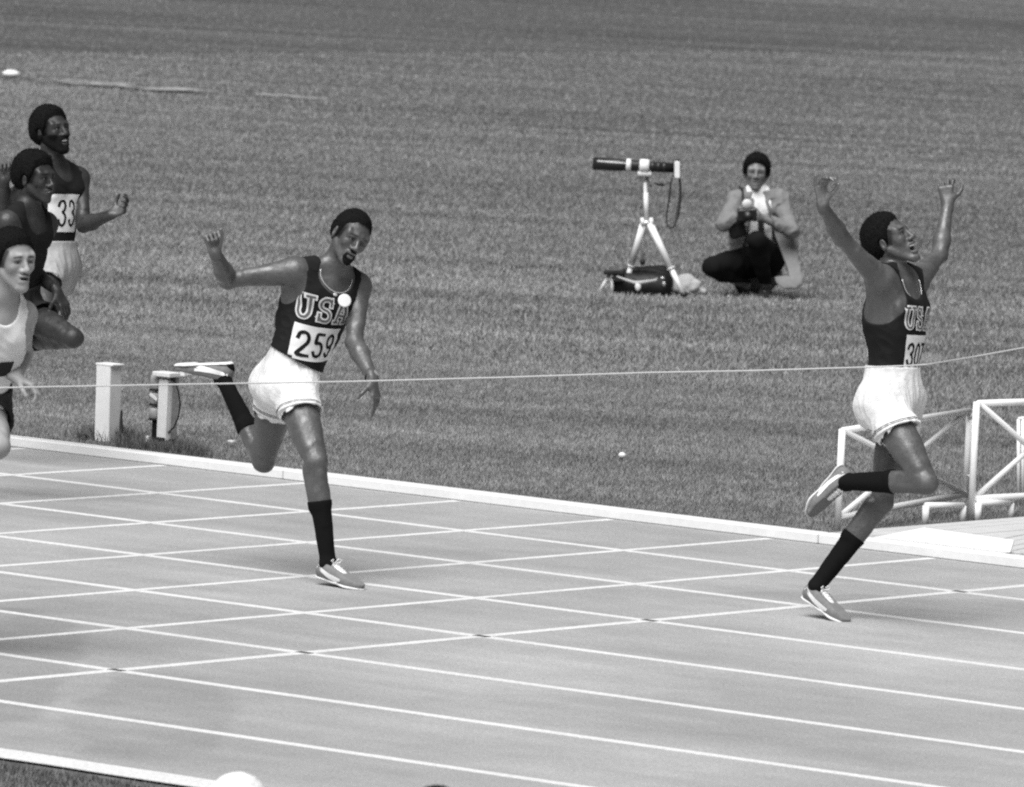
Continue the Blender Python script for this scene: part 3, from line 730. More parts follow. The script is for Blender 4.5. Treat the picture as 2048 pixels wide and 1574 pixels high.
        fs.mod(lambda F, X, Y, Z: np.maximum(F-.0075-fl_*np.clip((.32-((X-c1[0])*u1[0]+(Y-c1[1])*u1[1]+(Z-c1[2])*u1[2]))/.14, 0, 1)-wr1(X, Y, Z)*.005-(.35-np.abs(wr2(X, Y, Z)))*.006+.001, bot(X, Y, Z)))
        wsh = .5*np.linalg.norm((J['shL']-J['shR'])@T['lat'])
        for k, sg in (('shR', -1), ('shL', 1)):
            ar = o.get('hole'+k[-1], (0, 0)); c = J[k]+T['lat']*sg*(.052+ar[0])-T['up']*(.035+ar[1])
            fs.apply(ell(c, T['A'], (.105, .17, .125+ar[1]*.6), .006, 's'))
        nc = o.get('neckcut', 1); fs.apply(ell(T['N']+T['fr']*.075+T['up']*.015, T['A'], (.084*nc*o.get('neckw', 1), .105, .100*nc), .008, 's'))
        fs.apply(ell(T['N']-T['fr']*.05+T['up']*.03, T['A'], (.088*o.get('neckw', 1), .14, .075), .008, 's'))
        sv, sq = fs.mesh(); sme = fast_mesh('singlet', sv, sq); so_ = link('singlet', sme, mt, root)
        out['singlet'] = so_; out['bvh'] = BVHTree.FromPolygons([tuple(p) for p in sv], [tuple(p) for p in sq])
    # ---- shorts
    if o.get('shorts'):
        mt = M_[o['shorts']]; H = T['H']; pu = T['up']; ln = o.get('short_len', .36)
        SP = [ell(H+pu*.03, [T['pl'], T['pf'], pu], (.152, .112, .120), .04), ell(H-T['pf']*.05+T['pl']*.06-pu*.03, [T['pl'], T['pf'], pu], (.088, .090, .092), .03), ell(H-T['pf']*.05-T['pl']*.06-pu*.03, [T['pl'], T['pf'], pu], (.088, .090, .092), .03),
              limb(H+pu*.07, H+(T['N']-H)*.52, .147, .150, .05, nrm(T['fr']+T['pf']), .76)]
        hems = []
        for sd in 'RL':
            hp, kn = J['hip'+sd], J['knee'+sd]; t = nrm(kn-hp); Lh = np.linalg.norm(kn-hp); he = hp+t*Lh*ln
            tl = nrm(t+pu*-.25*(1 if t@pu > -.8 else 0)+0)
            pl_ = plane_fn(he, nrm(t*.8-pu*.25))
            SP.append(cut(limb(hp-pu*.01, hp+t*Lh*(ln+.12), .094, .112, .03), pl_)); hems.append((he, t, hp, kn, pl_))
        fs = field_of(SP, h)
        w1, w2 = wob(22, 21), wob(48, 22)
        topp = plane_fn(H+pu*o.get('waist', .165), pu)
        w3 = wob(75, 23); c_ = np.array(H)
        def drape(F, X, Y, Z):
            # folds run down the cloth: the pattern is stretched along the trunk
            q = ((X-c_[0])*pu[0]+(Y-c_[1])*pu[1]+(Z-c_[2])*pu[2])*.72
            n3 = w3(X-q*pu[0], Y-q*pu[1], Z-q*pu[2])
            return np.maximum(np.minimum(F-w1(X, Y, Z)*.008-w2(X, Y, Z)*.003-(.35-np.abs(n3))*.009, ftF-.007), topp(X, Y, Z))
        ft = Fld.__new__(Fld); ft.lo, ft.h, ft.n, ft.ax = fs.lo, fs.h, fs.n, fs.ax; ft.F = np.full_like(fs.F, .08)
        for p_ in TP: ft.apply(p_)
        for (he, t, hp, kn, pl_), sd in zip(hems, 'RL'):
            for p_ in legs[sd][:8]: ft.apply(cut(p_, pl_))
        fs.F = np.minimum(fs.F, ft.F-.0165); ftF = ft.F
        fs.mod(drape)
        for he, t, hp, kn, pl_ in hems:
            fs.apply(limb(he-t*.030, he+t*.1, .083, .118, .004, op='s'))
        sv, sq = fs.mesh(); sme = fast_mesh('shorts', sv, sq); sh_o = link('shorts', sme, mt, root); out['shorts'] = sh_o
        if o.get('trim', True):
            bv = BVHTree.FromPolygons([tuple(p) for p in sv], [tuple(p) for p in sq])
            for he, t, hp, kn, pl_ in hems:
                nn = nrm(t*.8-pu*.25); a1 = nrm(np.cross(nn, T['pl']+.01)); b1 = np.cross(nn, a1)
                for dz in (.014, .022):
                    ctr = he-nn*dz; pts = []
                    for i in range(41):
                        q = 2*math.pi*i/40; d_ = a1*math.cos(q)+b1*math.sin(q); hit = bv.ray_cast(Vector(ctr+d_*.3), Vector(-d_), .22)
                        if hit[0] is not None: pts.append(np.array(hit[0]+hit[1]*.0008))
                        else:
                            if len(pts) > 3: m = MB(); m.tube(pts, .0016, 5, False); m.build('piping', M_['ink'], sh_o, True)
                            pts = []
                    if len(pts) > 3: m = MB(); m.tube(pts, .0016, 5, False); m.build('piping', M_['ink'], sh_o, True)
    # ---- socks and shoes
    if o.get('socks'):
        for sd in 'RL':
            fd = nrm(o['toe'+sd]); a_ = J['ank'+sd]; ud = nrm(o['fup'+sd]); kn = J['knee'+sd]
            SP = [p for p in legs[sd]]+[limb(a_, a_-ud*.03+fd*.02, .033, .030, .02), limb(a_-ud*.045-fd*.02, a_-ud*.045+fd*.08, .030, .030, .02)]
            top = a_+(kn-a_)*o['socks']
            lo = np.minimum(a_, top)-.13; hi = np.maximum(a_, top)+.13
            fs = field_of(SP, h, lo, hi); pl_ = plane_fn(top, kn-a_); w1 = wob(90, 31)
            fs.mod(lambda F, X, Y, Z: np.maximum(F-.0045-w1(X, Y, Z)*.0012, pl_(X, Y, Z)))
            sv, sq = fs.mesh(); link('sock', fast_mesh('sock', sv, sq), M_[o.get('sockm', 'sock')], root)
    if o.get('shoes', True):
        for sd in 'RL':
            so_ = shoe(root, J['ank'+sd], o['toe'+sd], o['fup'+sd], None, o.get('shoem', ('suede', 'white_leather')), stripe=o.get('stripe', True), laces=o.get('laces', True))
    return out
def bez(p, q, L, sign):
    """point on the view ray through pixel q at distance L from p; sign +1 farther, -1 nearer; keeps real bone lengths"""
    d = nrm(ray(*q)); m = CPOS+d*((np.array(p)-CPOS)@d); dist = np.linalg.norm(m-p)
    if dist >= L: return p+(m-p)*(L/dist)*1.0 if dist > L*1.08 else m
    return m+d*sign*math.sqrt(L*L-dist*dist)
#@@SCENE
def contact(px, py, fd, ud, a=.21):
    """ankle joint of a foot whose sole touches the ground at a metres from the heel"""
    fd = nrm(fd); ud = nrm(np.array(ud)-fd*(np.array(ud)@fd)); G = ground(px, py, .003)
    heel = G-fd*a; return heel+fd*.052+ud*.078
def handR(d, n, c): d = nrm(d); return (d, nrm(n), np.cross(d, n), c)
def handL(d, n, c): d = nrm(d); return (d, nrm(n), np.cross(n, d), c)
X_ = V3(1, 0, 0); Z_ = V3(0, 0, 1)

# ================================================================== runner 259
def runner_259():
    J = {}
    tR = V3(1, -.05, -.13); uR = V3(.13, 0, 1)
    J['ankR'] = contact(703, 1176, tR, uR, .215)
    J['kneeR'] = bez(J['ankR'], (630, 908), .47, -1); J['hipR'] = bez(J['kneeR'], (584, 770), .44, 1)
    d0 = depth_of(J['hipR']); J['hipL'] = atd(560, 762, d0+.18)
    J['kneeL'] = bez(J['hipL'], (527, 922), .45, 1); J['ankL'] = bez(J['kneeL'], (446, 757), .45, 1)
    mid = (J['hipR']+J['hipL'])/2
    J['neck'] = bez(mid, (664, 545), .56, -1); dn = depth_of(J['neck'])
    J['shR'] = atd(588, 543, dn-.09); J['shL'] = atd(714, 574, dn+.10)
    J['elR'] = bez(J['shR'], (455, 560), .31, -1); J['wrR'] = bez(J['elR'], (430, 505), .25, -1)
    J['elL'] = bez(J['shL'], (709, 684), .31, -1); J['wrL'] = bez(J['elL'], (745, 758), .265, -1)
    J['head'] = atd(701, 473, dn-.06)
    o = dict(base=ground(690, 1176), h=.0037, face=cdir(.40, -.30, -.87), hup=cdir(.50, .84, -.12), skin='skin', beard='goatee', mouth=.008, mw=.017, teeth=.6, arm_s=1.10,
             hair_t=.008, hairline=.076, toeR=tR, fupR=uR, toeL=cdir(-.97, -.03, .15), fupL=cdir(-.05, -1, .1),
             handR=handR(cdir(-.25, .95, -.15), cdir(.25, .2, -.95), [1.45, 1.55, 1.6, 1.45]), handL=handL(cdir(.18, -.97, -.1), cdir(-.75, -.2, .45), [.38, .34, .22, .12]),
             singlet='singlet', shorts='white_cloth', thumbR=.3, neckw=1.28, s=1.05, socks=.62, sing_bot=.125, sing_flare=True, sing_tilt=.12, holeR=(.0, .02), holeL=(.0, 0), palm=1.3)
    R = person(J, o, 'lean runner number 259 in dark vest and white shorts, head tilted, one arm flung back'); T = R['T']; b = R['bvh']; S = R['singlet']
    ph = -.16; ti = .17
    pb = patch('race_number', b, T, -.118, .112, -.215, -.052, .003, M_['bib'], S, ph, ti)
    for i, c in enumerate('259'): glyph('digit', c, b, T, -.100+.068*i, -.192, .052, .108, .0145, .0048, M_['ink'], S, ph, ti)
    for i, c in enumerate('USA'):
        glyph('letter', c, b, T, -.126+.088*i, -.020, .064, .100, .0240, .0030, M_['white_ink'], S, ph, ti)
        glyph('letter_inlay', c, b, T, -.126+.088*i, -.020, .064, .100, .0095, .0046, M_['grey_ink'], S, ph, ti)
    # number across the vest hem, badge, chain, watch
    p = on_body(b, T, (.082, .082), .006, ph, tilt=ti); q = on_body(b, T, (.082, .082), .010, ph, tilt=ti)
    m = MB(); nn = nrm(nrm(np.array(q-p))-FW*1.3+UP*.2); p = np.array(p)+nn*.012; m.tube([np.array(p), np.array(p)+nn*.004, np.array(p)+nn*.006], [.031, .031, .027], 28); m.build('badge', M_['white_leather'], S, False)
    N, fr, up, lat = T['N'], T['fr'], T['up'], T['lat']; pts = []
    body = [o_ for o_ in R['root'].children if o_.name.startswith('body')][0]
    bv = BVHTree.FromPolygons([v.co for v in body.data.vertices], [tuple(f.vertices) for f in body.data.polygons])
    for i in range(33):
        a = -2.2+4.4*i/32; tgt = N+lat*.085*math.sin(a)+fr*(.075*math.cos(a)+.02)-up*(.062*(1+math.cos(a))/2*1.6-.03)
        h = bv.find_nearest(Vector(tgt)); pts.append(np.array(h[0]+h[1]*.003))
    m = MB(); m.tube(pts, .0022, 6); m.build('chain', M_['gold'], R['root'], True)
    m = MB(); c = pts[16]-up*.012+fr*.006; m.ball(c, .012, .005, .009, A=[lat, fr, up]); m.build('pendant', M_['gold'], R['root'], True)
    w0 = J['wrL']-nrm(J['wrL']-J['elL'])*.015; t = nrm(J['wrL']-J['elL']); a1 = nrm(np.cross(t, Z_+.1)); b1 = np.cross(t, a1); ring = [w0+(a1*math.cos(q)+b1*math.sin(q))*.0285 for q in np.linspace(0, 6.283, 25)]
    m = MB(); m.tube(ring, .0055, 6, False); ws = m.build('watch_strap', M_['ink'], R['root'], True)
    side = nrm(cdir(.8, .3, -.5)-t*(cdir(.8, .3, -.5)@t)); m = MB(); m.tube([w0+side*.024, w0+side*.037], .015, 16); m.build('watch_case', M_['metal'], ws)
    return R, J

# ================================================================== winner
def winner():
    J = {}
    tL = V3(.93, -.03, -.36); uL = V3(.36, 0, .93)
    J['ankL'] = contact(1676, 1240, tL, uL, .225)
    J['kneeL'] = bez(J['ankL'], (1763, 1004), .46, 1); J['hipL'] = bez(J['kneeL'], (1803, 806), .45, 1)
    d0 = depth_of(J['hipL']); J['hipR'] = atd(1764, 806, d0-.17)
    J['kneeR'] = bez(J['hipR'], (1853, 966), .445, -1); J['ankR'] = bez(J['kneeR'], (1692, 965), .44, 1)
    mid = (J['hipR']+J['hipL'])/2
    J['neck'] = bez(mid, (1797, 560), .56, -1); dn = depth_of(J['neck'])
    J['shR'] = atd(1760, 558, dn-.155); J['shL'] = atd(1832, 562, dn+.155)
    J['elR'] = bez(J['shR'], (1684, 477), .31, -1); J['wrR'] = bez(J['elR'], (1645, 411), .26, -1)
    J['elL'] = bez(J['shL'], (1879, 510), .30, 1); J['wrL'] = bez(J['elL'], (1895, 410), .26, 1)
    J['head'] = atd(1781, 480, dn-.02)
    o = dict(base=ground(1680, 1240), h=.0037, s=1.04, face=cdir(.80, .42, -.46), hup=cdir(-.46, .88, .10), skin='skin', beard=None, mouth=.026, mw=.029, teeth=1.5, lip=1.4,
             hair_t=.015, hairline=.072, toeL=tL, fupL=uL, toeR=cdir(-.60, -.80, .1), fupR=cdir(.62, -.45, -.62),
             handR=handR(cdir(-.10, .96, -.12), cdir(.62, .15, -.70), [.15, .55, .75, .65]), handL=handL(cdir(-.10, .97, .1), cdir(.15, .1, .95), [.75, .85, .8, .7]),
             singlet='singlet', shorts='white_cloth', socks=.60, sing_bot=.05, neckw=1.15, holeR=(-.045, .030), holeL=(-.03, .03), palm=1.6, spread=.22)
    R = person(J, o, 'winning runner in dark vest and white shorts with both arms raised, laughing'); T = R['T']; b = R['bvh']; S = R['singlet']
    ph = -.05
    patch('race_number', b, T, -.085, .095, -.215, -.055, .003, M_['bib'], S, ph)
    for i, c in enumerate('307'): glyph('digit', c, b, T, -.074+.056*i, -.195, .044, .100, .0125, .0048, M_['ink'], S, ph)
    for i, c in enumerate('USA'):
        glyph('letter', c, b, T, -.098+.070*i, -.025, .052, .092, .0215, .0030, M_['white_ink'], S, ph)
        glyph('letter_inlay', c, b, T, -.098+.070*i, -.025, .052, .092, .0080, .0046, M_['grey_ink'], S, ph)
    patch('back_number', b, T, -.09, .09, -.16, -.02, .003, M_['bib'], S, -(math.pi-.30))
    N, fr, up, lat = T['N'], T['fr'], T['up'], T['lat']; pts = []
    body = [o_ for o_ in R['root'].children if o_.name.startswith('body')][0]
    bv = BVHTree.FromPolygons([v.co for v in body.data.vertices], [tuple(f.vertices) for f in body.data.polygons])
    for i in range(33):
        a = -2.2+4.4*i/32; tgt = N+lat*.085*math.sin(a)+fr*(.085*math.cos(a)+.02)-up*(.08*(1+math.cos(a))/2*1.6-.03)
        h = bv.find_nearest(Vector(tgt)); pts.append(np.array(h[0]+h[1]*.003))
    m = MB(); m.tube(pts, .0022, 6); m.build('chain', M_['gold'], R['root'], True)
    return R, J

# ================================================================== runners entering at the left
def runner_33():
    J = {}; D = depth_of(ground(128, 925))
    J['hipR'] = atd(88, 546, D-.08); J['hipL'] = atd(122, 542, D+.08)
    J['kneeR'] = bez(J['hipR'], (92, 668), .45, -1); J['ankR'] = bez(J['kneeR'], (-20, 690), .43, 1)
    J['kneeL'] = bez(J['hipL'], (72, 660), .45, 1); J['ankL'] = bez(J['kneeL'], (-40, 700), .43, 1)
    J['neck'] = bez((J['hipR']+J['hipL'])/2, (108, 336), .54, -1); dn = depth_of(J['neck'])
    J['shR'] = atd(74, 356, dn-.13); J['shL'] = atd(155, 358, dn+.12)
    J['elR'] = bez(J['shR'], (8, 410), .31, 1); J['wrR'] = bez(J['elR'], (8, 362), .25, -1)
    J['elL'] = bez(J['shL'], (168, 450), .30, -1); J['wrL'] = bez(J['elL'], (221, 430), .26, -1)
    J['head'] = atd(104, 262, dn-.03)
    o = dict(base=ground(128, 925), h=.0052, face=cdir(.66, .14, -.70), hup=cdir(-.10, 1, .02), skin='skin_deep', beard='full', mouth=.013, mw=.026, teeth=1.7, neckcut=.85, arm_s=1.1,
             hair_t=.020, hairline=.070, short_len=.16, toeL=cdir(-.8, -.6, 0), fupL=cdir(.6, -.8, 0), toeR=cdir(-.8, -.6, 0), fupR=cdir(.6, -.8, 0),
             handR=handR(cdir(.1, .95, -.1), cdir(.2, .1, -.95), 1.2), handL=handL(cdir(.86, .40, -.2), cdir(-.35, .6, -.65), [.9, .8, .7, .6]),
             singlet='singlet', shorts='grey_cloth', socks=.4, sing_bot=.0, trim=False, palm=1.5, stripe=False)
    R = person(J, o, 'bearded runner in dark vest with number 33 and satin grey shorts, left hand forward'); T = R['T']; b = R['bvh']; S = R['singlet']
    ph = -.12
    patch('race_number', b, T, -.115, .080, -.150, .050, .003, M_['bib'], S, ph)
    for i, c in enumerate('33'): glyph('digit', c, b, T, -.068+.070*i, -.118, .050, .135, .014, .0048, M_['ink'], S, ph)
def runner_dark():
    J = {}; D = depth_of(ground(60, 1000))
    J['hipR'] = atd(6, 628, D-.08); J['hipL'] = atd(40, 622, D+.08)
    J['kneeL'] = bez(J['hipL'], (146, 676), .45, -1); J['ankL'] = bez(J['kneeL'], (46, 690), .43, 1)
    J['kneeR'] = bez(J['hipR'], (-40, 800), .45, -1); J['ankR'] = bez(J['kneeR'], (-90, 960), .45, 1)
    J['neck'] = bez((J['hipR']+J['hipL'])/2, (52, 424), .54, -1); dn = depth_of(J['neck'])
    J['shR'] = atd(14, 446, dn-.15); J['shL'] = atd(92, 448, dn+.12)
    J['elR'] = bez(J['shR'], (-50, 520), .31, 1); J['wrR'] = bez(J['elR'], (-70, 440), .25, -1)
    J['elL'] = bez(J['shL'], (62, 540), .30, 1); J['wrL'] = bez(J['elL'], (114, 582), .255, -1)
    J['head'] = atd(72, 356, dn-.03)
    o = dict(base=ground(60, 1000), h=.0055, face=cdir(.80, -.06, -.58), hup=cdir(-.06, 1, .02), skin='skin_deep', beard=None, mouth=.006, mw=.022, lip=1.2,
             hair_t=.020, hairline=.066, toeL=cdir(-.8, -.5, .3), fupL=cdir(.5, -.8, 0), toeR=V3(1, 0, 0), fupR=V3(0, 0, 1),
             handR=handR(cdir(.1, .95, -.1), cdir(.2, .1, -.95), 1.2), handL=handL(cdir(.45, -.88, -.1), cdir(-.6, -.3, .6), [.35, .35, .3, .25]),
             singlet='singlet', shorts='dark_cloth', socks=.3, sing_bot=.0, trim=False, stripe=False, laces=False)
    person(J, o, 'dark-haired runner in profile in front of number 33, vest dark, mouth open')
def runner_white():
    J = {}; D = depth_of(ground(20, 1310))
    J['hipR'] = atd(-86, 838, D-.08); J['hipL'] = atd(-30, 834, D+.08)
    J['kneeL'] = bez(J['hipL'], (-4, 893), .45, -1); J['ankL'] = bez(J['kneeL'], (-125, 1000), .45, 1)
    J['kneeR'] = bez(J['hipR'], (-100, 1040), .45, 1); J['ankR'] = bez(J['kneeR'], (-150, 1240), .45, 1)
    J['neck'] = bez((J['hipR']+J['hipL'])/2, (0, 606), .55, -1); dn = depth_of(J['neck'])
    J['shR'] = atd(-84, 630, dn-.08); J['shL'] = atd(46, 630, dn+.06)
    J['elL'] = bez(J['shL'], (48, 706), .29, 1); J['wrL'] = bez(J['elL'], (32, 756), .25, -1)
    J['elR'] = bez(J['shR'], (-130, 720), .29, 1); J['wrR'] = bez(J['elR'], (-120, 640), .25, -1)
    J['head'] = atd(27, 520, dn-.08)
    o = dict(base=ground(20, 1310), h=.0052, face=cdir(.58, -.12, -.80), hup=cdir(-.02, 1, -.05), skin='skin_pale', beard=None, mouth=.010, mw=.018, teeth=.3, lip=.75,
             hair_t=.013, hairline=.066, toeL=V3(1, 0, -.3), fupL=V3(.3, 0, 1), toeR=V3(1, 0, 0), fupR=V3(0, 0, 1),
             handR=handR(cdir(.1, .95, -.1), cdir(.2, .1, -.95), 1.2), handL=handL(cdir(.90, -.35, -.2), cdir(-.1, -.95, .1), [.95, .9, .8, .7]),
             singlet='white_vest', shorts='dark_cloth', short_len=.24, socks=.3, sing_bot=.0, trim=False, palm=1.0, stripe=False, laces=False, holeL=(.025, 0), neckcut=.72)
    R = person(J, o, 'pale runner in white vest with dark block on chest at the left edge'); T = R['T']; b = R['bvh']; S = R['singlet']
    patch('chest_band', b, T, -.02, .12, -.10, -.03, .003, M_['dark_cloth'], S, -.35)

R2, J2 = runner_259()
RW, JW = winner()
runner_33(); runner_dark(); runner_white()
#@@THINGS
# ================================================================== photographer crouching on the grass
def simple_implicit(name, prs, h, mt, parent, post=None):
    f = field_of(prs, h)
    if post: f.mod(post)
    return implicit(name, f, mt, parent)[0]
def photographer():
    J = {}; D = depth_of(ground(1525, 590))
    J['hipR'] = atd(1500, 522, D+.12); J['hipL'] = atd(1538, 520, D+.14)
    J['kneeL'] = bez(J['hipL'], (1514, 482), .44, -1); J['ankL'] = bez(J['kneeL'], (1532, 574), .43, 1)
    J['kneeR'] = bez(J['hipR'], (1424, 534), .44, -1); J['ankR'] = bez(J['kneeR'], (1492, 572), .42, 1)
    J['neck'] = bez((J['hipR']+J['hipL'])/2, (1515, 388), .50, -1); dn = depth_of(J['neck'])
    J['shR'] = atd(1474, 402, dn-.02); J['shL'] = atd(1562, 404, dn+.02)
    J['elL'] = bez(J['shL'], (1584, 462), .29, -1); J['wrL'] = J['elL']+nrm(atd(1519, 434, depth_of(J['elL'])-.06)-J['elL'])*.25
    J['elR'] = bez(J['shR'], (1446, 448), .29, -1); J['wrR'] = atd(1472, 432, depth_of(J['wrL'])+.01)
    J['head'] = atd(1513, 346, dn-.02)
    cpos = atd(1494, 429, depth_of(J['wrL'])-.075)
    o = dict(base=ground(1525, 590), h=.0065, face=cdir(-.05, -.02, -1), hup=cdir(.06, 1, 0), skin='skin_mid', beard=None, mouth=.010, mw=.030, teeth=1.3, lip=1.0,
             hair_t=.026, hairline=.066, toeL=nrm(V3(.55, -.9, -.05)), fupL=V3(0, 0, 1), toeR=nrm(V3(.3, .5, -1)), fupR=nrm(V3(.5, .2, .4)),
             handR=handR(cdir(.45, .35, -.75), cdir(.85, -.1, .2), [.5, .5, .5, .4]), handL=handL(cdir(-.5, .1, -.75), cdir(-.85, .0, .3), [.5, .5, .5, .4]), shoem=('bag', 'bag'), stripe=False, laces=False)
    R = person(J, o, 'crouching photographer in pale jacket, white shirt and dark trousers holding a flash camera'); T = R['T']; root = R['root']; TP = R['TP']
    lat, fr, up, N, H = T['lat'], T['fr'], T['up'], T['N'], T['H']; n1, n2, n3 = wob(20, 41), wob(45, 42), wob(90, 43)
    SH = [limb(N+(R['nk']-N)*.2, J[k]-lat*sg*.02+up*.02, .05, .055, .035) for k, sg in (('shR', -1), ('shL', 1))]
    hz = lambda X, Y, Z: (X-H[0])*up[0]+(Y-H[1])*up[1]+(Z-H[2])*up[2]
    simple_implicit('shirt', TP+SH[:]+[limb(N-up*.05, N+up*.03, .062, .056, .02)], .006, M_['white_cloth'], root, lambda F, X, Y, Z: np.maximum(np.maximum(F-.012-n2(X, Y, Z)*.003, .04-hz(X, Y, Z)), np.abs((X-N[0])*lat[0]+(Y-N[1])*lat[1]+(Z-N[2])*lat[2])-.085))
    simple_implicit('trousers', [cut(p_, plane_fn(H+up*.16, up)) for p_ in TP[:3]]+R['legs']['R']+R['legs']['L'], .007, M_['trousers'], root,
                    lambda F, X, Y, Z: np.maximum(F-.022-n1(X, Y, Z)*.008-n2(X, Y, Z)*.004, .085-Z))
    # jacket: trunk and sleeves, open in front, skirt hanging to the ground at his left
    JP = list(TP)+SH
    for sd in 'RL':
        JP += [ball(J['sh'+sd], .068, .04), limb(J['sh'+sd], J['el'+sd], .052, .040, .03), limb(J['el'+sd], J['wr'+sd]-nrm(J['wr'+sd]-J['el'+sd])*.015, .038, .030, .02)]
    sk0 = H+up*.20+lat*.15+fr*.06; sk1 = atd(1578, 556, D-.20); JP += [limb(sk0, sk1+lat*.0, .105, .080, .05, fr, .25), limb(H+up*.18-lat*.12, H-up*.04-lat*.16, .08, .05, .05, fr, .5), limb(H+up*.1-fr*.07, H-up*.10-fr*.10, .15, .16, .05, fr, .4)]
    def jpost(F, X, Y, Z):
        x = (X-N[0])*lat[0]+(Y-N[1])*lat[1]+(Z-N[2])*lat[2]; y = (X-N[0])*fr[0]+(Y-N[1])*fr[1]+(Z-N[2])*fr[2]; z = (X-N[0])*up[0]+(Y-N[1])*up[1]+(Z-N[2])*up[2]
        F = F-.013-n1(X, Y, Z)*.009-(.35-np.abs(n2(X, Y, Z)))*.011-(.3-np.abs(n3(X, Y, Z)))*.004
        wdt = .030+np.clip(-z, 0, .5)*.26
        open_ = np.maximum(np.abs(x)-wdt, .02-y)          # wedge of shirt showing
        open_ = np.maximum(open_, -.55-z)
        F = np.maximum(F, -open_); return np.maximum(F, z-.035)
    jk = simple_implicit('jacket', JP, .006, M_['jacket'], root, jpost)
    bv = BVHTree.FromPolygons([v.co for v in jk.data.vertices], [tuple(f.vertices) for f in jk.data.polygons])
    for sg in (-1, 1):                                     # lapels and pocket flaps
        for (a, b_, wd, nm) in (((.050, -.02), (.085, -.24), .024, 'lapel'),):
            st = []
            for i in range(7):
                t = i/6; p = N+lat*sg*(a[0]+(b_[0]-a[0])*t)+up*(a[1]+(b_[1]-a[1])*t)+fr*.19
                st.append((p, -fr, wd*(1-.5*abs(t-.35)), 0))
            vs_ = []; [vs_.append(np.array(bv.find_nearest(Vector(p_+fr*-.07+lat*w_*q_))[0])+fr*.007) for p_, _, w_, _ in st for q_ in (-1, 0, 1)]; mm = MB(); mm.add(vs_, [(i*3+q_, i*3+q_+1, i*3+q_+4, i*3+q_+3) for i in range(6) for q_ in (0, 1)]); mm.build(nm, M_['jacket'], jk, True)
    m = MB(); t0 = N+fr*.088-up*.052
    m.tube([t0, t0-up*.03+fr*.01], [.016, .012], 8); m.build('tie_knot', M_['ink'], root, True)
    ta = nrm(-up*.26+fr*.072); m = MB(); m.box(t0+ta*.15+fr*.004, .021, .004, .13, ax=lat, ay=nrm(np.cross(lat, ta)), az=ta); m.build('tie', M_['ink'], root)
    # camera, its flash and strap: a thing of its own
    c = empty('flash_camera', cpos); tag(c, 'small black camera with round white flash in the crouching photographer\'s hands', 'camera')
    A = (lat, nrm(-FW), UP)
    m = MB(); m.bevbox(cpos, .070, .028, .045, .008, lat, fr, up); m.build('camera_body', M_['black_metal'], c)
    m = MB(); m.tube([cpos+fr*.02, cpos+fr*.05, cpos+fr*.052, cpos+fr*.085], [.032, .032, .028, .030], 16); m.build('lens', M_['black_metal'], c, True)
    m = MB(); q = cpos+up*.065; m.tube([q-up*.02, q], [.012, .014], 10); m.build('flash_stem', M_['black_metal'], c)
    m = MB(); q = cpos+up*.082; m.tube([q-fr*.02, q+fr*.005, q+fr*.02, q+fr*.026], [.014, .030, .037, .032], 20); m.build('flash_reflector', M_['white_leather'], c, True)
    # shoulder bag hanging at his right hip
    bg_ = empty('shoulder_bag', atd(1462, 470, dn-.1)); tag(bg_, 'black shoulder bag hanging in front of the crouching photographer', 'bag')
    b0 = atd(1472, 446, depth_of(J['wrR'])+.02)
    m = MB(); m.bevbox(b0-up*.03, .062, .040, .075, .014, nrm(lat+up*.25), fr, nrm(up-lat*.25)); m.build('bag_body', M_['bag'], bg_)
    m = MB(); m.bevbox(b0+up*.02+fr*.036, .066, .012, .030, .008, nrm(lat+up*.25), fr, nrm(up-lat*.25)); m.build('bag_flap', M_['bag'], bg_)
    m = MB(); m.tube([b0+up*.05+lat*.04, b0+up*.14+lat*.05+fr*.02, J['shR']+up*.09+lat*.04+fr*.03, J['shR']+up*.09+lat*.03-fr*.06], .008, 6); m.build('bag_strap', M_['bag'], bg_, True)
photographer()

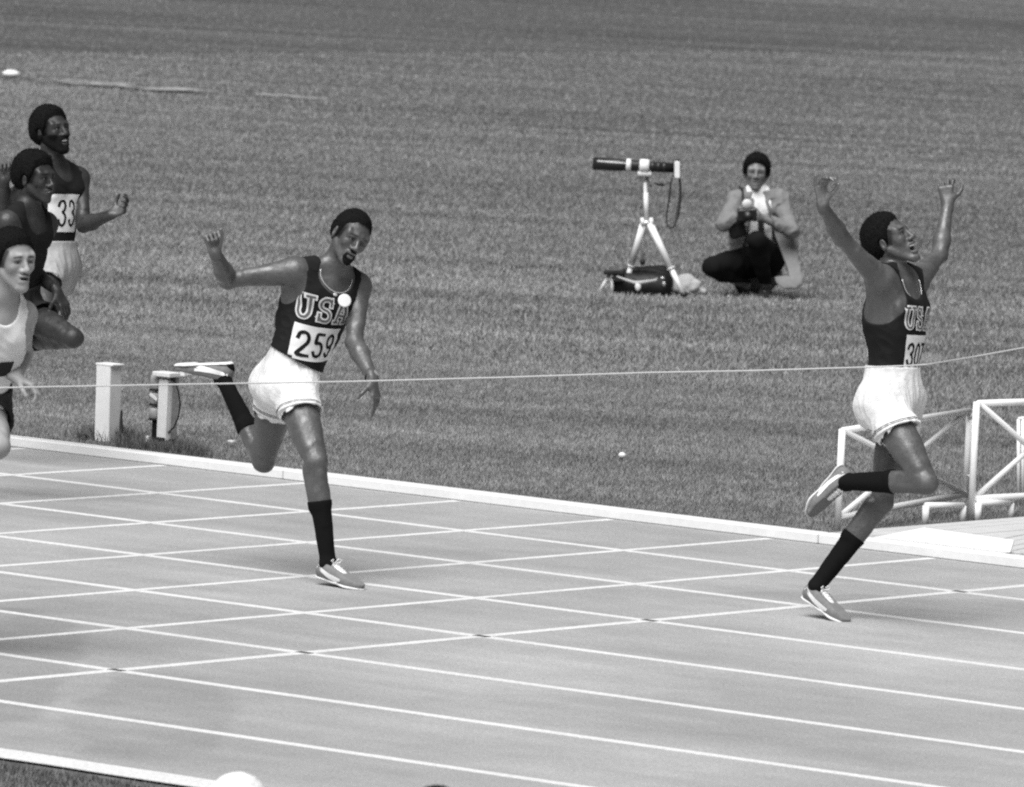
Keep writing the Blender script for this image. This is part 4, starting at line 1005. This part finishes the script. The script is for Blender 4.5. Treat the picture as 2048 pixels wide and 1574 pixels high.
# ================================================================== long lens on its tripod
def tripod_set():
    B = ground(1300, 588); D = depth_of(B); A_ = lambda x, y, d=0: atd(x, y, D+d)
    r = empty('camera_tripod', B); tag(r, 'pale metal tripod with one thin and two thick legs under the long lens', 'tripod')
    hub = A_(1293, 446)
    m = MB(); m.tube([A_(1290, 352), A_(1293, 442)], .014, 12); m.build('centre_column', M_['white_metal'], r, True)
    m = MB(); m.tube([A_(1292, 385), A_(1293, 436)], .019, 12); m.build('column_sleeve', M_['white_metal'], r, True)
    m = MB(); m.ball(hub, .045, .045, .028); m.build('hub', M_['metal'], r, True)
    for (a, b, rr) in (((1286, 448, -.02), (1248, 578, .12), .024), ((1300, 448, -.03), (1368, 586, -.12), .026)):
        m = MB(); p, q = A_(*a), A_(*b); q = q-Z_*q[2]+Z_*.01; mdl = p+(q-p)*.62
        m.tube([p, mdl], rr, 12); m.tube([mdl, mdl+(q-mdl)*.04], [rr*1.2, rr*1.1], 12); m.tube([mdl, q], rr*.75, 12)
        o = m.build('leg', M_['white_metal'], r, True); f = MB(); f.ball(q+Z_*.008, .03, .03, .018); f.build('leg_foot', M_['black_metal'], o, True)
    m = MB(); m.tube([A_(1288, 450, .03), A_(1285, 524, .10)], .010, 8); o = m.build('leg', M_['white_metal'], r, True)
    f = MB(); f.tube([A_(1285, 520, .10), A_(1285, 529, .11)], [.022, .016], 10); f.build('leg_foot', M_['black_metal'], o, True)
    for px in (1284, 1302):
        m = MB(); m.tube([A_(px, 436, -.03), A_(px+2, 450, -.04)], [.014, .016], 8); m.build('clamp_knob', M_['white_metal'], r, True)
    m = MB(); m.bevbox(A_(1290, 350), .045, .04, .022, .008, RT, FW, UP); m.ball(A_(1287, 357), .03); m.build('tripod_head', M_['metal'], r, True)
    m = MB(); m.tube([A_(1294, 356, -.03), A_(1302, 372, -.12)], .007, 6); m.build('pan_handle', M_['black_metal'], r, True)
    # lens and camera: lifted off the tripod as one thing
    L = empty('telephoto_camera', A_(1290, 335)); tag(L, 'long black telephoto lens with white rings and a camera body, mounted on the tripod', 'camera')
    p0, p1 = A_(1186, 327, .0), A_(1352, 336, -.03); ax = nrm(p1-p0); P = lambda t: p0+(p1-p0)*t
    m = MB(); m.tube([P(0)+ax*.03, P(0), P(0), P(.33)], [.036, .036, .047, .046], 28, False); m.tube([P(.33), P(.36), P(.60), P(.62), P(.98)], [.046, .041, .041, .037, .036], 28); m.build('lens_barrel', M_['black_metal'], L, True)
    m = MB(); m.tube([P(.03), P(.031)], [.041, .041], 24); m.build('front_glass', M_['metal'], L)
    m = MB(); m.tube([P(.40), P(.405), P(.455), P(.46)], [.041, .050, .050, .041], 28); m.build('focus_ring', M_['white_metal'], L, True)
    m = MB(); m.tube([P(.56), P(.57), P(.67), P(.68)], [.04, .052, .052, .04], 28); m.bevbox(P(.62)-UP*.055, .05, .03, .018, .006, ax, FW, UP); m.build('tripod_collar', M_['white_metal'], L, True)
    m = MB(); m.tube([P(.05)+UP*.018-FW*.042, P(.40)+UP*.012-FW*.042], .006, 6); m.build('trim_line', M_['white_metal'], L, True)
    for i in range(3):
        m = MB(); t = .70+.07*i; m.tube([P(t), P(t+.006), P(t+.03), P(t+.036)], [.036, .040, .040, .036], 24); m.build('grip_ring', M_['black_metal'], L, True)
    cb = A_(1354, 340, -.03)
    m = MB(); m.bevbox(cb, .026, .072, .052, .008, ax, FW, UP); m.build('camera_body', M_['black_metal'], L)
    m = MB(); m.bevbox(cb-FW*.076+UP*.0, .020, .006, .062, .004, ax, FW, UP); m.build('body_side', M_['white_metal'], L)
    m = MB(); m.bevbox(cb+UP*.062, .022, .03, .014, .006, ax, FW, UP); m.build('viewfinder', M_['black_metal'], L)
    m = MB(); m.ball(A_(1319, 368, -.06), .04, .012, .014, A=[RT*.97-UP*.2, FW, UP]); m.tube([A_(1328, 370, -.06), A_(1346, 362, -.06)], .004, 6); m.build('cable_release', M_['black_metal'], L, True)
    pts_ = [(1358, 348), (1361, 372), (1360, 400), (1355, 430), (1348, 452), (1341, 456), (1334, 448), (1333, 430), (1338, 400), (1341, 372), (1345, 350)]
    m = MB(); m.tube([A_(x, y, -.05+.02*math.sin(i)) for i, (x, y) in enumerate(pts_)], [.009, .007, .012, .014, .009, .010, .009, .008, .008, .006, .006], 6); m.build('neck_strap', M_['black_metal'], L, True)
    # bag, open, in front of the legs
    bg_ = empty('camera_bag', ground(1284, 588)); tag(bg_, 'large open black camera bag with pale zip edge lying under the tripod', 'bag')
    G = ground(1284, 586); w1 = wob(28, 51); w2 = wob(70, 52)
    bx, by = RT-Z_*(RT@Z_), nrm(V3(FW[0], FW[1], 0)); bx = nrm(bx)
    prs = [limb(G-bx*.15+Z_*.06, G+bx*.13+Z_*.06, .085, .09, .02, by, 1.0), limb(G-bx*.16+Z_*.045, G+bx*.14+Z_*.045, .06, .06, .02), limb(G-bx*.13+by*.12+Z_*.07, G+bx*.14+by*.12+Z_*.075, .09, .09, .03), limb(G-bx*.08+by*.16+Z_*.14, G+bx*.15+by*.17+Z_*.15, .04, .05, .03)]
    hole = ell(G+by*.04+Z_*.15, [bx, by, Z_], (.17, .07, .06), .01, 's')
    simple_implicit('bag_body', prs+[hole], .007, M_['bag'], bg_, lambda F, X, Y, Z: np.maximum(F-w1(X, Y, Z)*.006-w2(X, Y, Z)*.003, .002-Z))
    fl = A_(1284, 566, -.12)
    m = MB(); zp = [A_(1234, 553, -.13), A_(1250, 559, -.16), A_(1268, 565, -.19), A_(1276, 566, -.20), A_(1290, 564, -.20), A_(1310, 561, -.17), A_(1314, 557, -.14)]
    m.tube(zp, [.006, .009, .012, .016, .013, .010, .006], 8); m.build('zip_edge', M_['khaki'], bg_, True)
    m = MB(); m.ball(A_(1276, 573, -.205), .022, .012, .032, A=[RT, FW, UP]); m.build('flap_tab', M_['white_cloth'], bg_, True)
    for (x, y, a, b) in ((1328, 568, .012, .018), (1325, 556, .016, .010)):
        m = MB(); m.ball(A_(x, y, -.19), a, .008, b, A=[RT, FW, UP]); m.build('buckle', M_['metal'], bg_, True)
    st = empty('folding_stool', ground(1215, 588)); tag(st, 'little low stool with dark seat and two pale legs left of the camera bag', 'stool')
    m = MB(); m.bevbox(A_(1228, 545, -.02), .075, .06, .018, .008, RT, FW, UP); m.bevbox(A_(1236, 556, -.02), .04, .05, .03, .008, RT, FW, UP); m.build('seat', M_['bag'], st)
    for a, b in (((1219, 549), (1199, 581)), ((1224, 556), (1224, 588))):
        m = MB(); q = A_(*b, -.03); q[2] = .0; m.tube([A_(*a, -.03), q], .012, 8); m.build('leg', M_['white_metal'], st, True)
    cl = empty('crumpled_cloth', ground(1378, 588)); tag(cl, 'pale crumpled cloth heaped over the right tripod foot', 'cloth')
    C0 = ground(1372, 586); w3 = wob(34, 61); w4 = wob(80, 62)
    simple_implicit('cloth', [ell(C0+Z_*.05, [bx, by, Z_], (.10, .09, .07), .03), ell(C0-bx*.02+Z_*.09, [bx, by, Z_], (.05, .06, .05), .03), limb(C0-bx*.09-by*.02+Z_*.03, C0+bx*.02+Z_*.03, .035, .04, .03), limb(C0+bx*.06+Z_*.03, C0+bx*.13-by*.03+Z_*.02, .04, .022, .03)], .006, M_['khaki'], cl,
                    lambda F, X, Y, Z: np.maximum(F-w3(X, Y, Z)*.016-w4(X, Y, Z)*.007, .0-Z))
tripod_set()

# ================================================================== posts beside the kerb
def posts():
    B = ground(214, 882); B[2] = 0
    r = empty('wooden_post', B); tag(r, 'plain white square post standing in the grass behind the kerb', 'post')
    m = MB(); lean = nrm(V3(-.02, .0, 1)); m.bevbox(B+lean*.21, .052, .048, .213, .004, V3(1, 0, 0), V3(0, 1, 0), lean); m.build('shaft', M_['post'], r)
    m = MB(); m.bevbox(B+lean*.4225+V3(.006, 0, 0), .062, .050, .0055, .002); m.build('cap', M_['post'], r)
    m = MB(); m.tube([B+V3(.075, .03, .0), B+V3(.052, .05, .17)], [.014, .006], 6); m.build('strut', M_['dark_cloth'], r)
    B = ground(325, 906); B[2] = 0
    r = empty('timing_post', B); tag(r, 'white post with grey timing device strapped to its left side and a black cable', 'post')
    m = MB(); m.bevbox(B+V3(0, 0, .235), .033, .020, .165, .004); m.build('shaft', M_['post'], r)
    m = MB(); m.bevbox(B+V3(.0, .034, .245), .044, .030, .17, .004); m.build('back_plate', M_['box'], r)
    m = MB(); m.bevbox(B+V3(-.002, .004, .428), .062, .046, .013, .004); m.build('cap', M_['post'], r)
    m = MB(); m.bevbox(B+V3(.0, .01, .035), .036, .034, .045, .006); m.build('base_block', M_['box'], r)
    m = MB(); m.bevbox(B+V3(.0, -.027, .078), .034, .003, .008, .001); m.build('bracket', M_['ink'], r)
    L = B+V3(-.082, .02, 0)
    for z0, z1 in ((.335, .42), (.255, .325), (.175, .245)):
        m = MB(); m.tube([L+Z_*z0, L+Z_*(z0+.012), L+Z_*(z1-.02), L+Z_*(z1-.006), L+Z_*z1], [.026, .034, .034, .030, .020], 16); o = m.build('device_unit', M_['box'], r, True)
        m = MB(); m.tube([L+Z_*(z0-.004), L+Z_*(z0+.004)], .036, 16); m.build('clamp_band', M_['ink'], o, True)
    m = MB(); m.box(L+V3(.014, -.036, .30), .030, .002, .008, ax=nrm(V3(1, 0, -.55)), ay=V3(0, 1, 0), az=nrm(V3(.55, 0, 1))); m.build('label_strip', M_['white_leather'], r)
    m = MB(); m.bevbox(L+V3(.008, 0, .115), .016, .016, .06, .004); m.build('device_foot', M_['ink'], r)
    m = MB(); m.tube([B+V3(.045, .0, .405), B+V3(.062, .0, .40), B+V3(.095, .0, .34), B+V3(.11, .0, .27), B+V3(.10, .0, .20), B+V3(.072, .0, .145), B+V3(.035, .0, .115)], .0042, 8); m.tube([B+V3(.04, 0, .41), B+V3(.062, 0, .40)], [.012, .010], 8); m.build('cable', M_['ink'], r, True)
    g = empty('white_glove', B+V3(.11, .03, 0)); tag(g, 'crumpled white cloth bag leaning at the right foot of the timing post', 'cloth bag')
    w3 = wob(60, 71); Q = ground(344, 905); Q[2] = 0
    simple_implicit('cloth', [ell(Q+V3(.0, .01, .125), [nrm(V3(1, 0, .5)), V3(0, 1, 0), nrm(V3(-.5, 0, 1))], (.028, .022, .05), .02), limb(Q+V3(-.02, 0, .085), Q+V3(-.005, 0, .12), .012, .022, .02)], .005, M_['white_cloth'], g, lambda F, X, Y, Z: F-w3(X, Y, Z)*.003)
    m = MB(); m.tube([Q+V3(-.01, .01, -.01), Q+V3(-.012, .01, .05), Q+V3(-.015, .005, .09)], [.03, .028, .016], 10); m.build('stand', M_['box'], g, True)
    k = empty('ground_stick', ground(295, 900)); tag(k, 'short white peg stuck in the grass left of the timing post', 'peg')
    q = ground(292, 899); m = MB(); m.tube([q, q+V3(.01, 0, .075)], [.006, .009], 8); m.build('peg', M_['white_leather'], k, True)
    q = ground(352, 908); q[2] = .0; k2 = empty('rag', q); tag(k2, 'small grey rag on the grass right of the timing post', 'rag')
    simple_implicit('rag_cloth', [ell(q+V3(0, .02, .012), np.eye(3), (.05, .03, .018), .01)], .004, M_['khaki'], k2, lambda F, X, Y, Z: F-wob(110, 77)(X, Y, Z)*.006)
posts()

# ================================================================== barrier, low frames, boards
def tubeframe(name, label, A, B, z0, z1, legs, brace=True, r=.0185, cat='barrier', group=None):
    o = empty(name, A); tag(o, label, cat, group); A = np.array(A); B = np.array(B)
    def t(nm, p, q, rr=r): m = MB(); m.tube([p, q], rr, 12); return m.build(nm, M_['white_metal'], o, True)
    up0, up1 = A+Z_*z1, B+Z_*z1; dn0, dn1 = A+Z_*z0, B+Z_*z0; d = nrm(B-A)*r*.6
    t('post', A+Z_*(0 if legs[0] else z0-r), up0+Z_*r*.5); t('post', B+Z_*(0 if legs[1] else z0-r), up1+Z_*r*.5)
    t('top_rail', up0+d, up1-d, r*.96); t('bottom_rail', dn0+d, dn1-d, r*.96)
    if brace:
        off = np.cross(nrm(B-A), Z_)*.004
        t('brace', up0+d*2+off, dn1-d*2+off, r*.78); t('brace', dn0+d*2-off, up1-d*2-off, r*.78)
    return o
def barriers():
    gA, gB = ground(1674, 1068), ground(1930, 1020); gA[2] = gB[2] = 0
    g1 = tubeframe('steel_barrier', 'left white tubular barrier panel with crossed braces behind the winner\'s legs', gA, gB, .085, .525, (True, False))
    C = ground(1941, 1045); E = ground(2165, 1034); C[2] = E[2] = 0
    g2 = tubeframe('steel_barrier', 'right white tubular barrier panel with crossed braces, cut off by the picture edge', C, E, .125, .620, (True, True))
    for z in (.53, .20):                                   # hinges belong to the right panel
        m = MB(); p = C+Z_*(z+.04); q = gB+Z_*(z-.05 if z > .3 else z-.02); q = p+(q-p)*.9; m.tube([p, (p+q)/2, q], [.008, .013, .008], 8); m.build('hinge', M_['white_metal'], g2, True)
    for i, (a, b, h, lab) in enumerate((((1850, 1052), (1924, 1047), .105, 'low white pipe bracket under the left barrier panel'), ((1955, 1046), (2020, 1041), .105, 'low white pipe bracket under the right barrier panel'))):
        p, q = ground(*a), ground(*b); p[2] = q[2] = 0; o = empty('pipe_bracket', p); tag(o, lab, 'bracket', None)
        m = MB(); m.tube([p, p+Z_*h], .019, 10); m.build('leg', M_['white_metal'], o, True)
        m = MB(); m.tube([q, q+Z_*(h-.012)], .019, 10); m.build('leg', M_['white_metal'], o, True)
        m = MB(); m.tube([p+Z_*(h+.0), q+Z_*(h-.012)], .018, 10); m.build('crossbar', M_['white_metal'], o, True)
    p = ground(2041, 1010); p[2] = 0; o = empty('pipe_upright', p); tag(o, 'short white double upright seen behind the right barrier panel', 'upright')
    D = depth_of(p)
    for dx in (-4, 5):
        m = MB(); m.tube([atd(2041+dx, 838, D), p+(atd(2041+dx, 1000, D)-atd(2041, 1000, D))], .010, 8); m.build('pipe', M_['white_metal'], o, True)
    m = MB(); m.tube([atd(2036, 838, D), atd(2050, 836, D)], .010, 8); m.build('cap_pipe', M_['white_metal'], o, True)
    # wooden deck: boards one by one, with a smooth white sheet lying on it
    def deck(name, label, o0, da, wb, n, lens, z, th=.018):
        r = empty(name, o0); tag(r, label, 'platform'); da = nrm(da); db = V3(da[1], -da[0], 0); db = db if db@X_ > 0 else -db
        for i in range(n):
            L = lens(i); c = o0+db*(wb*(i+.5))+da*(L[0]+L[1])/2; c = c+Z_*(z+random.uniform(-.0012, .0012))
            m = MB(); m.bevbox(c, (L[1]-L[0])/2, wb/2-.006, th/2, .003, da, db, Z_); m.build('board', M_['wood'], r)
        return r
    p0 = ground(1850, 1060); p1 = ground(2060, 1045); p0[2] = p1[2] = 0
    deck('board_deck', 'rear deck of narrow pale boards behind the barrier feet', p0, V3(0, 1, 0), .105, 26, lambda i: (-1.05+.02*math.sin(i*3), .95), .020)
    q0 = ground(1900, 1098); q0[2] = 0
    deck('board_ramp', 'front ramp of pale boards beside the kerb at the right edge', V3(ground(1962, 1106)[0], .135, 0), nrm(ground(2048, 1086)-ground(1990, 1098)), .085, 14, lambda i: (.0+.0*i, 1.3), .030, .044)
    cs = [ground(x, y) for x, y in ((1704, 1079), (1848, 1055), (2028, 1080), (1985, 1108))]
    b = bpy.data.meshes.new('white_panel'); zt = .058; zb = .046
    vs = [(c[0], c[1], zb) for c in cs]+[(c[0], c[1], zt) for c in cs]
    # slide the outline so that the raised top lies where the ground outline was measured
    vs = [(v[0]+(CPOS[0]-v[0])*v[2]/CPOS[2], v[1]+(CPOS[1]-v[1])*v[2]/CPOS[2], v[2]) for v in vs]
    vs = [(v[0], max(v[1], .128), v[2]) for v in vs]
    b.from_pydata(vs, [], [(0, 1, 2, 3), (7, 6, 5, 4), (0, 4, 5, 1), (1, 5, 6, 2), (2, 6, 7, 3), (3, 7, 4, 0)]); b.update()
    import bmesh
    bm = bmesh.new(); bm.from_mesh(b); bmesh.ops.recalc_face_normals(bm, faces=bm.faces); bm.to_mesh(b); bm.free()
    o = link('ramp_panel', b, M_['ply']); tag(o, 'smooth white sheet panel lying over the boards next to the kerb', 'panel')
barriers()

# ================================================================== finish tape
def tape():
    d0 = depth_of(V3(0, -12.2, 1.2)); A = V3(0, -13.0, 1.20)
    hips = (JW['hipR']+JW['hipL'])/2; T = RW['T']
    def onX(px, py):                                   # point in the vertical plane of the finish line
        d = ray(px, py); return CPOS+d*((0-CPOS[0])/d[0])
    F = atd(1853, 729, depth_of(hips)-.10); S = atd(1742, 734, depth_of(hips)-.30)
    A = onX(-60, 778); E = onX(2110, 684)
    P = [A+(onX(0, 775)-A)*-3, A]
    for px, py in ((0, 775.5), (350, 769), (700, 763), (1000, 755), (1300, 745)):
        t = px/1742; q = atd(px, py, depth_of(A)*(1-t)+depth_of(S)*t); P.append(q)
    P += [atd(1500, 741.5, depth_of(A)*(1-.86)+depth_of(S)*.86), S, atd(1800, 732, depth_of(hips)-.24), F, atd(1950, 713, depth_of(F)*.55+depth_of(E)*.45), E, E+(E-F)*1.5]
    m = MB(); m.tube(P, .0036, 6); o = m.build('finish_tape', M_['tape']); tag(o, 'thin pale finishing thread stretched across the picture at waist height', 'finish tape')
tape()

# ================================================================== small things on the grass
def marks():
    q = ground(1244, 917); q[2] = 0; o = empty('paper_scrap', q); tag(o, 'small round white scrap lying on the grass in front of the kerb middle', 'paper scrap')
    simple_implicit('scrap', [ell(q+Z_*.018, np.eye(3), (.022, .018, .017), .01)], .003, M_['white_cloth'], o)
    q = ground(22, 153); q[2] = 0; o = empty('white_marker', q); tag(o, 'low white marker on the far grass at the top left', 'marker')
    simple_implicit('marker', [ell(q+Z_*.03, [nrm(RT*V3(1, 1, 0)), nrm(FW*V3(1, 1, 0)), Z_], (.10, .08, .045), .01)], .015, M_['white_cloth'], o)
    a, b = ground(100, 162), ground(392, 186); c = ground(640, 200); vs = []; fs = []
    rr = random.Random(3)
    for (p, q, n, wd) in ((a, b, 60, .8), (a+(b-a)*.34, a+(b-a)*.44, 30, .5), (a+(b-a)*.76, a+(b-a)*.90, 40, .6), (ground(505, 192), c, 16, .6)):
        for i in range(n):
            t = (i+rr.random())/n; c_ = p+(q-p)*t; s_ = rr.uniform(.02, .07); ww = wd*rr.uniform(.2, 1); d = nrm(q-p); e = np.cross(Z_, d); k = len(vs); off = e*rr.uniform(-.5, .5)*wd
            vs += [tuple((c_+off-d*s_*2-e*s_*.6)*V3(1, 1, 0)+Z_*.022), tuple((c_+off+d*s_*2-e*s_*.6)*V3(1, 1, 0)+Z_*.022), tuple((c_+off+d*s_*2+e*s_*.6)*V3(1, 1, 0)+Z_*.023), tuple((c_+off-d*s_*2+e*s_*.6)*V3(1, 1, 0)+Z_*.023)]
            fs.append((k, k+1, k+2, k+3))
    me = bpy.data.meshes.new('chalk_line'); me.from_pydata(vs, [], fs); me.update(); o = link('chalk_line', me, M_['grey_chalk'], field)
    for i, (x, y) in enumerate(((367, 752), (380, 757), (463, 893))):
        q = ground(x, y) if i == 2 else atd(x, y, depth_of(ground(470, 890)))
        q = ground(x, y); q[2] = 0; o = empty('paper_scrap', q)
        tag(o, ['narrow white scrap on the grass beside the raised shoe', 'tiny white scrap on the grass under the raised shoe', 'flat white scrap on the grass just behind the kerb'][i], 'paper scrap')
        m = MB(); m.box(q+Z_*.03, .02, .012, .004 if i != 0 else .03); m.build('scrap', M_['white_cloth'], o)
M_['grey_chalk'] = mat('grey_chalk', .30, .9, .1, [(3, .3, 3)])
marks()

# ================================================================== two onlookers whose heads just reach the bottom edge
def onlooker(px, py, zt, label, hat, hairt):
    top = None
    d = ray(px, py); p = CPOS+d*((zt-CPOS[2])/d[2]); x, y = p[0], p[1]; J = {}
    c = V3(x, y, 0); f = nrm(V3(-.25, 1, 0)); l = np.cross(Z_, f); hs = (zt-.02)/1.80
    c = c-f*.02; J['hipR'], J['hipL'] = c-l*.09+Z_*.13, c+l*.09+Z_*.13; J['kneeR'], J['kneeL'] = c-l*.13+Z_*.44+f*.30, c+l*.13+Z_*.44+f*.30
    J['ankR'], J['ankL'] = c-l*.12+Z_*.085+f*.52, c+l*.12+Z_*.085+f*.52; n_ = zt-.27-hairt; J['neck'] = c+Z_*n_+f*.03; J['shR'], J['shL'] = c-l*.17+Z_*(n_-.05), c+l*.17+Z_*(n_-.05)
    J['elR'], J['elL'] = c-l*.22+Z_*(n_-.27)+f*.14, c+l*.22+Z_*(n_-.27)+f*.14; J['wrR'], J['wrL'] = c-l*.13+Z_*.42+f*.33, c+l*.13+Z_*.42+f*.33
    J['head'] = c+Z_*(zt-.12-hairt)+f*.04
    o = dict(base=c, h=.011, face=f, hup=Z_, skin='skin_pale', toeR=f, toeL=f, fupR=Z_, fupL=Z_, handR=(f, -Z_, l, .4), handL=(f, -Z_, -l, .4), hair_t=hairt, hairm='white_cloth' if hat else 'hair', curls=10 if hat else 3000, stripe=False, laces=False, shoem=('bag', 'bag'), trim=False)
    R = person(J, o, label); T = R['T']
    simple_implicit('shirt', R['TP']+[limb(J['shR'], J['elR'], .065, .055), limb(J['shL'], J['elL'], .065, .055), ball(J['shR'], .07, .03), ball(J['shL'], .07, .03)], .012, M_['white_cloth'], R['root'], lambda F, X, Y, Z: F-.014)
    simple_implicit('trousers', R['TP'][:3]+R['legs']['R']+R['legs']['L'], .012, M_['dark_cloth'], R['root'], lambda F, X, Y, Z: np.maximum(F-.022, .07-Z))
onlooker(477, 1549, .86, 'seated onlooker in a round white cap, only the cap showing at the bottom edge', True, .018)
onlooker(874, 1574, .84, 'dark-haired seated onlooker whose head just touches the bottom edge', False, .012)
